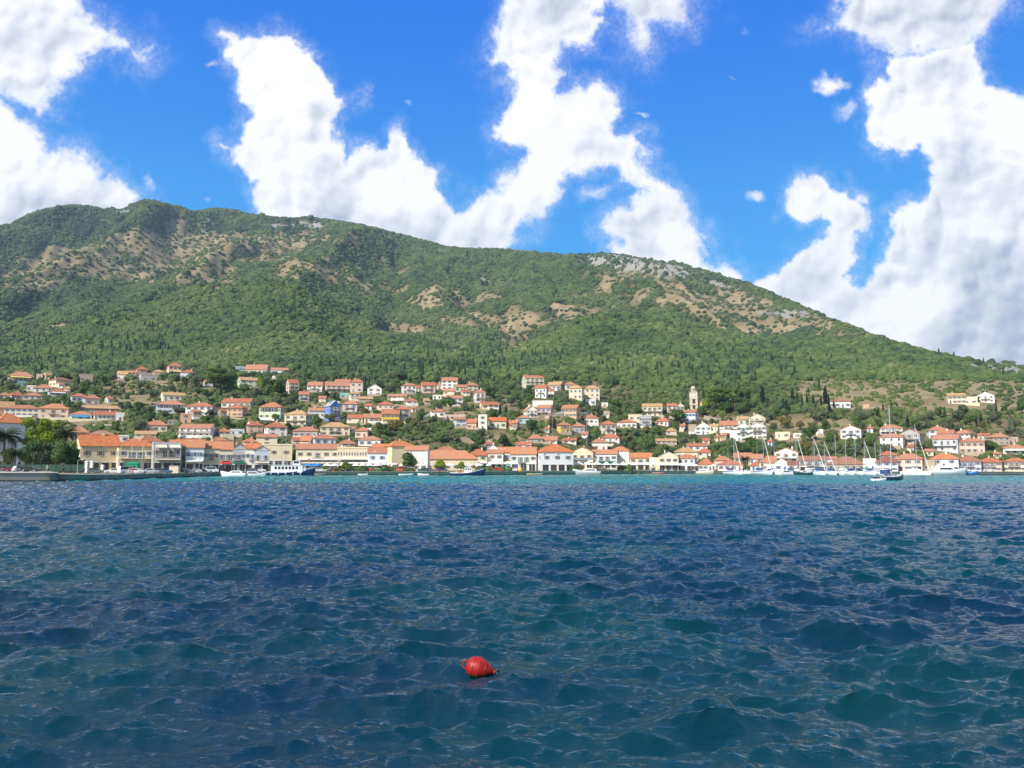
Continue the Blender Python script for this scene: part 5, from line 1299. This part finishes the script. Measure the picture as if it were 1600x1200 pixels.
kiosk(207, 26, 3.2, 2.6, flat((.0, .30, .13), .6), flat((.0, .25, .1)), 'kiosk', 'green newsstand behind the parked cars at left'); kiosk(13+800, 3, 1.0, 1.3, flat((.85, .55, .02), .5), flat((.8, .5, .02)), 'kiosk', 'small bright yellow box at the quay edge') if False else None
X, Y, Z = at(813, qy(813, 2.5)); b = MB(); b.tube((0, 0, 0), (0, 0, .9), .75, .75, flat((.85, .50, .02), .5), 12); b.tube((0, 0, .9), (0, 0, 1.5), .75, .25, flat((.85, .50, .02), .5), 12); o = b.build('marker_buoy', loc=(X, Y, Z)); item(o, 'bright yellow marker buoy standing on the quay', 'buoy', 813, 735); o['_fixed'] = 1
def table_set(x, d, col, word):
    Y = qy(x, d); X, Y, Z = at(x, Y); t = empty('cafe_table', (X, Y, Z), rs_.uniform(0, 3), '', ''); b = MB(); b.tube((0, 0, .70), (0, 0, .74), .42, .42, CW, 10); b.build('tabletop', t); b = MB(); b.tube((0, 0, 0), (0, 0, .7), .04, .04, METAL, 6); b.tube((0, 0, 0), (0, 0, .04), .25, .25, METAL, 8); b.build('leg', t)
    item(t, f'small round cafe table', 'table', x, 734, 'cafe tables under the awnings')
    for sx in (-1, 1):
        c = empty('cafe_chair', (X+sx*.85, Y+.1*sx, Z), -sx*1.57, '', ''); b = MB(); b.box(0, 0, .43, .45, .45, .05, col); b.build('seat', c); b = MB(); b.box(0, .22, .48, .45, .05, .45, col); b.build('backrest', c)
        for ax in (-.19, .19):
            for ay in (-.19, .19): b = MB(); b.box(ax, ay, 0, .04, .04, .43, DARK); b.build('leg', c)
        item(c, f'{word} cafe chair {"left" if sx < 0 else "right"} of its table', 'chair', x+sx, 734, 'cafe chairs under the awnings')
for i in range(26):
    x = 900+i*7; table_set(x, 5.5+(i % 3)*1.2, *[(DARK, 'dark'), (flat((.35, .04, .03), .6), 'red'), (CW, 'white')][i % 3])
def bins():
    pass

# ------------------------------------------------------------------ boats
GEL = flat((.82, .83, .84), .25); NAVY = flat((.012, .03, .11), .3); TEAK = flat((.32, .20, .10), .7); ALU = flat((.62, .63, .64), .35, .5); CANV = flat((.03, .08, .22), .8); SAIL = flat((.78, .76, .70), .8); DKH = flat((.02, .05, .07), .3)
def hull_mb(L, B, fb, m, stripe=None, sheer=.35, transom=.75, draft=.35):
    """bow at +x; waterline at z=0"""
    n = 14; rings = []; rt = []
    for i in range(n+1):
        t = i/n; x = -L/2+L*t; w_ = B/2*(transom+(1-transom)*math.sin(min(t/.45, 1)*math.pi/2)) if t < .45 else B/2*max(1-((t-.45)/.55)**2.1, .012)
        zt = fb*(1+sheer*(2*t-.7)**2*(1 if t > .35 else .35)); xf = x+.10*L*(max(t-.8, 0)/.2)**1.5*.5
        rings.append([(x, -w_*.45, -draft), (x, -w_*.86, 0), (xf, -w_, zt*.6), (xf, -w_, zt), (xf, w_, zt), (xf, w_, zt*.6), (x, w_*.86, 0), (x, w_*.45, -draft)])
    b = MB(); b.loft(rings, m)
    if stripe:
        b.loft([[(r[2][0], r[2][1]*1.006, r[3][2]-.18*fb), (r[3][0], r[3][1]*1.012, r[3][2]+.02), (r[3][0], -r[3][1]*1.012, r[3][2]+.02), (r[2][0], -r[2][1]*1.006, r[3][2]-.18*fb)] for r in rings], stripe)
    return b
def wl(x, ywater=None, Y=None):
    if Y is None: u, t = ut(x, ywater); Y = -CAMH/float(t); return float(u)*Y, Y
    return float(ut(x, 738)[0])*Y, Y
def yacht(x, Y, L, mast, head, desc, hullm=GEL, furl=True, lean=0, second=None, cover=CANV, fixed=True, name='sailing_yacht'):
    X, Y = wl(x, Y=Y); t = empty(name, (X, Y, 0), head, '', ''); item(t, desc, 'yacht', x, 725, 'sailing yachts moored at right'); t['_fixed'] = 1 if fixed else 0
    B = L*.29; fb = L*.085+.1
    hull_mb(L, B, fb, hullm, CANV if hullm is GEL else WHITE).build('hull', t, True)
    b = MB(); b.loft([[(xx, -w_, fb), (xx+.15, -w_*.8, fb+h), (xx+.15, w_*.8, fb+h), (xx, w_, fb)] for xx, w_, h in ((-L*.18, B*.30, .45), (0, B*.32, .5), (L*.12, B*.26, .45), (L*.24, B*.14, .12))], GEL); cb = b.build('cabin', t)
    b = MB()
    for sy in (-1, 1): b.box(-L*.03, sy*(B*.285), fb+.18, L*.24, .03, .2, GLASS)
    b.build('cabin_window', cb)
    b = MB(); mx = L*.06; b.tube((mx, 0, fb), (mx, 0, mast), .10, .065, ALU, 8)
    for f in (.42, .70): b.tube((mx, -B*.32, mast*f), (mx, B*.32, mast*f), .03, .03, ALU, 5)
    b.build('mast', t)
    b = MB()
    for sy in (-1, 1): b.tube((mx-.15, sy*B*.45, fb), (mx, sy*.05, mast*.97), .014, .014, METAL, 4)
    b.tube((-L*.49, 0, fb), (mx, 0, mast), .014, .014, METAL, 4); b.build('rigging', t)
    b = MB(); b.tube((mx, 0, fb+1.2), (mx-L*.36, 0, fb+1.15), .08, .07, ALU, 6); b.tube((mx-.1, 0, fb+1.42), (mx-L*.35, 0, fb+1.32), .18, .10, cover, 8); b.build('boom', t)
    if furl: b = MB(); b.tube((L*.49, 0, fb+.35), (mx+.1, 0, mast*.95), .15, .06, SAIL, 7); b.build('furled_sail', t)
    b = MB(); b.hexa([(-L*.24, -B*.33, fb+.5), (-L*.13, -B*.33, fb+.55), (-L*.13, B*.33, fb+.55), (-L*.24, B*.33, fb+.5), (-L*.27, -B*.3, fb+1.45), (-L*.19, -B*.3, fb+1.3), (-L*.19, B*.3, fb+1.3), (-L*.27, B*.3, fb+1.45)], cover); b.build('sprayhood', t)
    b = MB()
    for sy in (-1, 1):
        for q in range(7): xx = -L*.46+L*.9*q/6; ww = B*.44*(1 if q < 4 else 1-(q-3)*.28); b.tube((xx, sy*ww, fb*1.05), (xx, sy*ww, fb+.65), .018, .018, METAL, 4)
    b.build('guard_rail', t)
    if second: b = MB(); b.tube((-L*.30, 0, fb), (-L*.30, 0, second), .08, .05, ALU, 6); b.tube((-L*.3, 0, fb+1.2), (-L*.48, 0, fb+1.2), .06, .05, ALU, 6); b.build('mizzen_mast', t)
    return t
def mh(ytop, Y): return CAMH+Y*float(ut(0, ytop)[1])
A = math.radians
yacht(1146, 366, 13, mh(675, 366), A(-72), 'two-masted looking white yacht nearest the small waterfront palm', second=mh(700, 366))
yacht(1192, 362, 13.5, mh(677, 362), A(-74), 'white ketch with two close masts moored left of the main yacht row', second=mh(690, 362))
yacht(1209, 358, 10, mh(690, 358), A(-60), 'small white yacht just right of the two-masted ketch', furl=False)
for i, (x, yt, hd, fu, c, lab) in enumerate([(1243, 672, -64, 1, CANV, 'white yacht with a furled foresail slanting right, before the white balconied house'), (1271, 683, -63, 1, SAIL, 'white yacht with a slanting furled sail, second of the row from the balconied house'), (1287, 689, -62, 1, CANV, 'white yacht with a slanting furled sail, third of the row from the balconied house'),
  (1305, 678, -78, 0, CANV, 'white yacht with a tall bare upright mast, left end of the bare masted group'), (1321, 679, -82, 0, SAIL, 'bare masted white yacht, second from left of the bare masted group'), (1336, 684, -84, 0, CANV, 'bare masted white yacht, third from left of the bare masted group'), (1350, 687, -70, 1, DKH, 'white yacht with dark boom cover in the middle of the yacht row'), (1367, 690, -80, 0, CANV, 'white yacht with a shorter mast just left of the lone sailing yacht'), (1375, 698, -75, 0, SAIL, 'rightmost and shortest masted yacht of the moored row')]):
    Yy = 343-i*.6; yacht(x, Yy-2, 12.5, mh(yt, Yy-2), A(hd), lab, furl=bool(fu), cover=c)
lone = yacht(1391, 192, 10.4, mh(634, 192), A(38), 'lone sailing yacht with dark hull and very tall mast off the shore', DKH, False)
X, Y = wl(1373, Y=184); t = empty('dinghy', (X, Y, 0), A(12), '', ''); item(t, 'small white dinghy trailing behind the lone sailing yacht', 'dinghy', 1373, 750); t['_fixed'] = 1; hull_mb(3.4, 1.5, .5, GEL).build('hull', t, True); b = MB(); b.box(-1.45, 0, .1, .25, .3, .65, DARK); b.build('outboard_motor', t); b = MB(); b.box(-.2, 0, .36, .3, 1.0, .06, TEAK); b.build('seat', t)
for i, (dx, dy, c, w_) in enumerate(((-2.9, .3, (.6, .06, .03), 'orange red'), (-2.2, -.5, (.05, .08, .25), 'dark blue'))):
    p0 = len(ITEMS); person(1386+i*6, 192, c, (.1, .1, .12), f'person in {w_} sitting out in the cockpit of the lone sailing yacht', .1, 1); o = ITEMS[-1][0]; o.location = (lone.location.x+dx*.7*math.cos(A(38)), lone.location.y+dx*.7*math.sin(A(38)), .25); o.scale = (1, 1, .95)
def catamaran(x, Y):
    X, Y = wl(x, Y=Y); t = empty('catamaran', (X, Y, 0), A(-30), '', ''); item(t, 'white catamaran yacht with a slanting furled sail before the pink house', 'catamaran', x, 730); t['_fixed'] = 1; L = 10.5
    for sy in (-2.4, 2.4): b = hull_mb(L, 1.7, 1.35, GEL, None, .1, .7); b.v = [(v[0], v[1]+sy, v[2]) for v in b.v]; b.build('hull', t, True)
    b = MB(); b.loft([[(xx, -w_, 1.0), (xx, -w_, 1.3), (xx+.1, -w_*.85, 1.3+h), (xx+.1, w_*.85, 1.3+h), (xx, w_, 1.3), (xx, w_, 1.0)] for xx, w_, h in ((-4.2, 2.9, .1), (-4.1, 2.8, 1.0), (1.2, 2.6, 1.05), (2.6, 2.1, .1))], GEL); b.build('cabin', t)
    b = MB()
    for sy in (-1, 1):
        for q in range(4): b.box(-3.2+q*1.2, sy*2.52, 1.65, .9, .06, .4, GLASS)
    b.build('cabin_window', t); M = mh(663, Y); b = MB(); b.tube((.4, 0, 1.5), (.4, 0, M), .12, .08, ALU, 8); b.tube((.4, -.9, M*.6), (.4, .9, M*.6), .03, .03, ALU, 5); b.build('mast', t)
    b = MB(); b.tube((4.9, 0, 1.4), (.5, 0, M*.93), .16, .06, SAIL, 7); b.build('furled_sail', t); b = MB(); b.tube((.4, 0, 2.9), (-3.8, 0, 2.9), .10, .1, ALU, 6); b.tube((.3, 0, 3.15), (-3.7, 0, 3.05), .22, .14, CANV, 8); b.build('boom', t)
    b = MB(); b.box(-3.0, 0, 3.0-.55, 2.6, 4.2, .08, CANV); b.build('cockpit_roof', t)
catamaran(1431, 330)
def motor_yacht(x, Y, L, head, desc, navy=False, hullm=GEL, fly=True, name='motor_yacht'):
    X, Y = wl(x, Y=Y); t = empty(name, (X, Y, 0), head, '', ''); item(t, desc, 'boat', x, 735); t['_fixed'] = 1; B = L*.28; fb = L*.10+.2
    hull_mb(L, B, fb, hullm, NAVY if navy else None, .5, .85).build('hull', t, True)
    b = MB(); b.loft([[(xx*L, -w_*B, fb*.9), (xx*L+.1*L*0, -w_*B*.85, fb+h), (xx*L, w_*B*.85, fb+h), (xx*L, w_*B, fb*.9)] for xx, w_, h in ((-.34, .40, .1), (-.32, .40, L*.10), (.06, .38, L*.105), (.26, .28, .12))], GEL); c = b.build('cabin', t)
    b = MB()
    for sy in (-1, 1): b.hexa([(-.28*L, sy*B*.375-.04, fb+L*.03), (.10*L, sy*B*.36-.04, fb+L*.03), (.10*L, sy*B*.36+.04, fb+L*.03), (-.28*L, sy*B*.375+.04, fb+L*.03), (-.27*L, sy*B*.355-.04, fb+L*.075), (.04*L, sy*B*.345-.04, fb+L*.075), (.04*L, sy*B*.345+.04, fb+L*.075), (-.27*L, sy*B*.355+.04, fb+L*.075)], GLASS)
    b.build('cabin_window', c)
    if fly:
        b = MB(); b.box(-.15*L, 0, fb+L*.10, .30*L, B*.62, L*.03, GEL); b.box(-.16*L, 0, fb+L*.19, .16*L, B*.5, .08, GEL)
        for sx in (-.22, -.09): b.box(sx*L, 0, fb+L*.12, .12, B*.45, L*.07, GEL)
        b.build('flybridge', t); b = MB(); b.tube((-.2*L, 0, fb+L*.19), (-.22*L, 0, fb+L*.30), .05, .03, GEL, 6); b.tube((-.2*L, -.4, fb+L*.2), (-.2*L, .4, fb+L*.2), .2, .2, GEL, 8); b.build('radar_arch', t)
    b = MB()
    for sy in (-1, 1):
        for q in range(6): b.tube((L*(.05+.08*q), sy*B*.47*(1-q*.14), fb), (L*(.05+.08*q), sy*B*.47*(1-q*.14), fb+.75), .02, .02, METAL, 4)
    b.build('guard_rail', t); return t
motor_yacht(1481, 332, 14.5, A(4), 'large pale motor yacht with a flybridge, behind it the blue-grey houses', False, flat((.62, .66, .70), .25))
motor_yacht(1515, 335, 7, A(10), 'small motorboat under a bright blue cover beside the large motor yacht', False, flat((.05, .20, .55), .5), False, 'motorboat')
motor_yacht(366, 276, 8.2, A(176), 'white motorboat tied up at the end of the left quay', False, GEL, False, 'motorboat')
motor_yacht(398, 288, 7.2, A(5), 'white and dark open motorboat between the quay end and the tour boat', True, GEL, False, 'motorboat')
motor_yacht(1101, 398, 8, A(-15), 'low cream motorboat moored at the end of the awnings', False, flat((.7, .62, .5), .4), False, 'motorboat')
motor_yacht(1226, 350, 7.5, A(170), 'white and dark motorboat lying before the yacht row', True, GEL, False, 'motorboat')
motor_yacht(1255, 336, 7.2, A(178), 'dark hulled motorboat with open white deck in front of the yacht row', False, DKH, False, 'motorboat')
motor_yacht(1173, 372, 8, A(-30), 'small white motorboat between the two-masted yachts', False, GEL, False, 'motorboat')
motor_yacht(918, 352, 11, A(178), 'long low grey motorboat at the quay before the peaked tents', False, flat((.45, .46, .46), .4), False, 'motorboat')
def rowboat(x, Y, L, head, col, desc):
    X, Y = wl(x, Y=Y); t = empty('rowing_boat', (X, Y, 0), head, '', ''); item(t, desc, 'boat', x, 739); t['_fixed'] = 1; hull_mb(L, L*.36, .5, col, WHITE).build('hull', t, True)
    for q in (-.18, .12): b = MB(); b.box(q*L, 0, .48, .25, L*.30, .06, TEAK); b.build('seat', t)
rowboat(634, 318, 5.2, A(5), GEL, 'small white open boat below the rounded bright green tree'); rowboat(662, 318, 4.2, A(175), GEL, 'smaller white open boat in front of the orange roofed hall'); rowboat(1028, 392, 5.0, A(-12), flat((.5, .03, .04), .4), 'small red open boat by the cafe awnings'); rowboat(499, 316, 3.8, A(8), flat((.25, .15, .08), .6), 'small brown open boat just right of the tour boat'); rowboat(567, 317, 3.6, A(3), GEL, 'tiny white open boat below the red parked car'); rowboat(835, 330, 6, A(0), flat((.45, .28, .14), .6), 'long brown wooden boat at the quay left of the largest waterfront house')
def tour_boat():
    X, Y = wl(452, Y=311); t = empty('tour_boat', (X, Y, 0), A(4), '', ''); item(t, 'white and navy tour boat with a row of dark cabin windows', 'boat', 452, 732); t['_fixed'] = 1; L = 17.0; B = 4.6
    hull_mb(L, B, 1.25, NAVY, WHITE, .85, .8, .6).build('hull', t, True)
    b = MB(); b.box(-.6, 0, 1.1, 11.2, 3.8, 2.6, GEL); b.hexa([(5, -1.75, 1.6), (6.1, -1.3, 1.7), (6.1, 1.3, 1.7), (5, 1.75, 1.6), (5, -1.75, 3.7), (5.5, -1.3, 3.6), (5.5, 1.3, 3.6), (5, 1.75, 3.7)], GEL); b.box(-.9, 0, 3.70, 12.4, 4.2, .12, GEL); c = b.build('cabin', t)
    for sy in (-1, 1):
        for q in range(7): g = MB(); g.box(-4.5+q*1.25, sy*1.91, 2.25, .85, .05, 1.0, GLASS); g.build('window', c)
    b = MB(); b.box(2.7, 0, 3.82, 2.6, 2.6, 1.5, GEL); b.box(2.6, 0, 5.32, 3.1, 3.0, .1, GEL); w_ = b.build('wheelhouse', t); g = MB(); g.box(4.02, 0, 4.35, .05, 2.2, .7, GLASS)
    for sy in (-1, 1): g.box(2.7, sy*1.32, 4.35, 2.0, .05, .7, GLASS)
    g.build('windscreen', w_)
    b = MB(); n = 10
    for sy in (-1, 1):
        for q in range(n+1): b.tube((-7+q*.75, sy*2.0, 3.82), (-7+q*.75, sy*2.0, 4.7), .025, .025, METAL, 4)
        b.tube((-7, sy*2.0, 4.7), (.5, sy*2.0, 4.7), .03, .03, METAL, 4)
    b.build('deck_rail', t); b = MB(); b.box(-3.2, 0, 5.6, 5.2, 3.4, .1, flat((.60, .68, .74), .7))
    for sx in (-5.6, -.9):
        for sy in (-1.5, 1.5): b.box(sx, sy, 3.8, .07, .07, 1.85, METAL)
    b.build('sun_canopy', t); b = MB(); b.tube((3, 0, 5.4), (3, 0, 8.6), .07, .04, ALU, 6); b.tube((3, -.9, 7), (3, .9, 7), .03, .03, ALU, 4); b.build('mast', t); b = MB(); b.tube((6.9, 0, 2.0), (7.4, 0, 6.3), .04, .03, ALU, 5); f = b.build('flagpole', t)
    g = MB(); g.hexa([(7.25, -.01, 5.3), (6.2, -.1, 4.9), (6.2, -.08, 4.9), (7.25, .01, 5.3), (7.38, -.01, 6.25), (6.4, -.1, 5.7), (6.4, -.08, 5.7), (7.38, .01, 6.25)], flat((.6, .03, .03), .7)); g.build('flag', f)
    b = MB(); 
    for q in range(5): b.tube((-6+q*2.6, -2.38, .4), (-6+q*2.6, -2.38, 1.1), .16, .16, GEL, 8)
    b.build('fender', t)
tour_boat()
def caique():
    X, Y = wl(729, Y=309); t = empty('fishing_boat', (X, Y, 0), A(3), '', ''); item(t, 'dark blue fishing boat with a small white wheelhouse and masts', 'boat', 729, 737); t['_fixed'] = 1; L = 12.2
    hull_mb(L, 3.6, 1.0, NAVY, WHITE, 1.0, .35, .5).build('hull', t, True); b = MB(); b.box(.6, 0, 1.0, 2.6, 2.1, 1.9, GEL); b.box(.5, 0, 2.9, 3.0, 2.5, .1, GEL); w_ = b.build('wheelhouse', t); g = MB()
    for q in range(3): g.box(-.2+q*.8, -1.07, 1.9, .5, .05, .6, GLASS)
    g.build('window', w_); b = MB(); b.tube((2.9, 0, 1), (2.9, 0, 5.6), .08, .05, TEAK, 6); b.tube((2.9, 0, 4.9), (5.9, 0, 1.6), .02, .02, DARK, 4); b.build('mast', t); b = MB(); b.tube((-3, 0, 1), (-3, 0, 4.2), .07, .05, TEAK, 6); b.tube((-3, 0, 3.3), (-5.6, 0, 1.9), .03, .03, TEAK, 4); b.build('mizzen_mast', t)
    for sx in (-3.6, -1.2): 
        b = MB(); b.box(sx, 0, 1.0, 1.4, 1.2, .6, flat((.5, .25, .1), .8)); b.build('net_box', t)
    b = MB(); b.box(-2.3, 0, 3.0, 3.0, 2.4, .07, CANV)
    for sx in (-3.6, -1.0): b.box(sx, 1.1, 1, .05, .05, 2, METAL); b.box(sx, -1.1, 1, .05, .05, 2, METAL)
    b.build('sun_canopy', t)
caique()

# ------------------------------------------------------------------ labels: each one says which
ANCH = [(31, 588, 'topmost pink house'), (85, 645, 'orange roofed beige house'), (36, 643, 'long white six-windowed house'), (151, 706, 'air conditioned yellow house'), (272, 577, 'yellow awning house'),
 (342, 596, 'large upper-left pine'), (266, 638, 'glazed veranda house'), (372, 630, 'long cream house'), (303, 716, 'pale blue shuttered house'), (427, 712, 'plain yellow cube'), (425, 645, 'pale green villa'), (466, 654, 'cream outside-stair house'),
 (519, 645, 'tall blue gabled house'), (456, 606, 'three-floor pink house'), (523, 671, 'broad tan-roofed house'), (495, 715, 'long market building'), (700, 724, 'orange roofed hall'), (611, 652, 'golden yellow house'), (702, 600, 'tallest upper cluster house'),
 (754, 660, 'narrow white tower house'), (832, 597, 'slope-top cream block'), (924, 611, 'twin cream villas'), (880, 670, 'vivid yellow house'), (892, 645, 'white-terraced peach house'), (865, 715, 'largest waterfront house'), (992, 657, 'castle-like cream block'),
 (1085, 625, 'clock tower'), (1175, 677, 'big white apartment house'), (1045, 722, 'cream gabled waterfront house'), (1099, 668, 'blue shuttered gabled house'), (1232, 712, 'balconied white mast-side house'), (1332, 677, 'lone white gabled house'), (1312, 630, 'long bluish villa'), (1322, 728, 'dark roofed tavern'),
 (1426, 682, 'lavender grey house'), (1480, 690, 'three-arched house'), (1494, 623, 'tan-roofed hillside house'), (1421, 728, 'pink waterfront house'), (1514, 731, 'periwinkle waterfront house'), (1586, 730, 'right-edge cream house'), (1019, 642, 'tan-roofed apartments'), (637, 609, 'upper cluster white house'), (226, 662, 'cream above-taverna house')]
for h in HOUSES: h['obj']['category'] = 'house'; h['obj']['kind'] = 'thing'
for it_ in ITEMS: it_[0]['kind'] = 'thing'
def rel(dx, dy, wf):
    a = math.degrees(math.atan2(-dy, dx)) % 360; k = int((a+22.5)//45) % 8
    return ['right of', 'above-right of', 'above', 'above-left of', 'left of', 'below-left of', 'below', 'below-right of'][k]
ORD = ['nearest', 'second', 'third', 'fourth', 'fifth', 'sixth', 'seventh', 'eighth', 'ninth']
def label_all():
    its = []
    for h in HOUSES:
        if h['note']: h['obj']['label'] = h['note']
        else: its.append([h['obj'], h['desc'].replace(' tiled', ''), (h['x0']+h['x1'])/2, (h['e']+h['b'])/2])
    for o, d, x, y in ITEMS:
        if o.get('_fixed'): o['label'] = d
        else: its.append([o, d, x, y])
    cell = {}
    def opts(o, d, x, y):
        L = []
        for ai, (ax, ay, an) in enumerate(ANCH):
            dist = math.hypot(x-ax, (y-ay)*1.6)
            if dist < 6 or dist > 420: continue
            L.append((dist, ai, rel(x-ax, (y-ay)*1.6, 0)))
        L.sort(); return L[:14]
    for it in its:
        it.append(opts(*it[:4]))
    for it in its:
        for ai in range(len(ANCH)):
            ax, ay, an = ANCH[ai]; dist = math.hypot(it[2]-ax, (it[3]-ay)*1.6)
            if dist < 6: continue
            cell.setdefault((it[1], ai, rel(it[2]-ax, (it[3]-ay)*1.6, 0)), []).append(dist)
    for v in cell.values(): v.sort()
    used = set()
    for o, d, x, y, L in its:
        best = None
        for dist, ai, r in L:
            k = cell[(d, ai, r)]; rk = k.index(dist); n = len(k)
            if rk >= len(ORD): continue
            cost = dist+rk*60
            if best is None or cost < best[0]: best = (cost, rk, n, ai, r)
        if best is None: o['label'] = d+' in the far distance'; continue
        _, rk, n, ai, r = best
        o['label'] = f"{d}, " + (ORD[rk]+' one ' if not (n == 1) else '') + f"{r} the {ANCH[ai][2]}"
    for o, d, x, y in ITEMS:
        if '_fixed' in o: del o['_fixed']
label_all()
build_woods([(h['x0'], h['x1'], h['e'], h['b']) for h in HOUSES])

# ------------------------------------------------------------------ the air between here and the mountain
def haze():
    me = bpy.data.meshes.new('haze'); x, y0, y1, z0, z1 = 5700, -700, 4700, -5, 1300
    me.from_pydata([(-x, y0, z0), (x, y0, z0), (x, y1, z0), (-x, y1, z0), (-x, y0, z1), (x, y0, z1), (x, y1, z1), (-x, y1, z1)], [], [(0, 3, 2, 1), (4, 5, 6, 7), (0, 1, 5, 4), (1, 2, 6, 5), (2, 3, 7, 6), (3, 0, 4, 7)])
    b = NB('haze_air'); v = b.n('VolumePrincipled'); v.inputs['Color'].default_value = (.50, .70, 1, 1); v.inputs['Density'].default_value = HAZE; b.t.links.new(v.outputs[0], b.out.inputs['Volume'])
    o = link('haze', me, b.m); o['kind'] = 'stuff'; o['label'] = 'thin bluish air between the harbour and the mountain'; o['category'] = 'haze'; o.display_type = 'WIRE'
HAZE = .00006
haze()
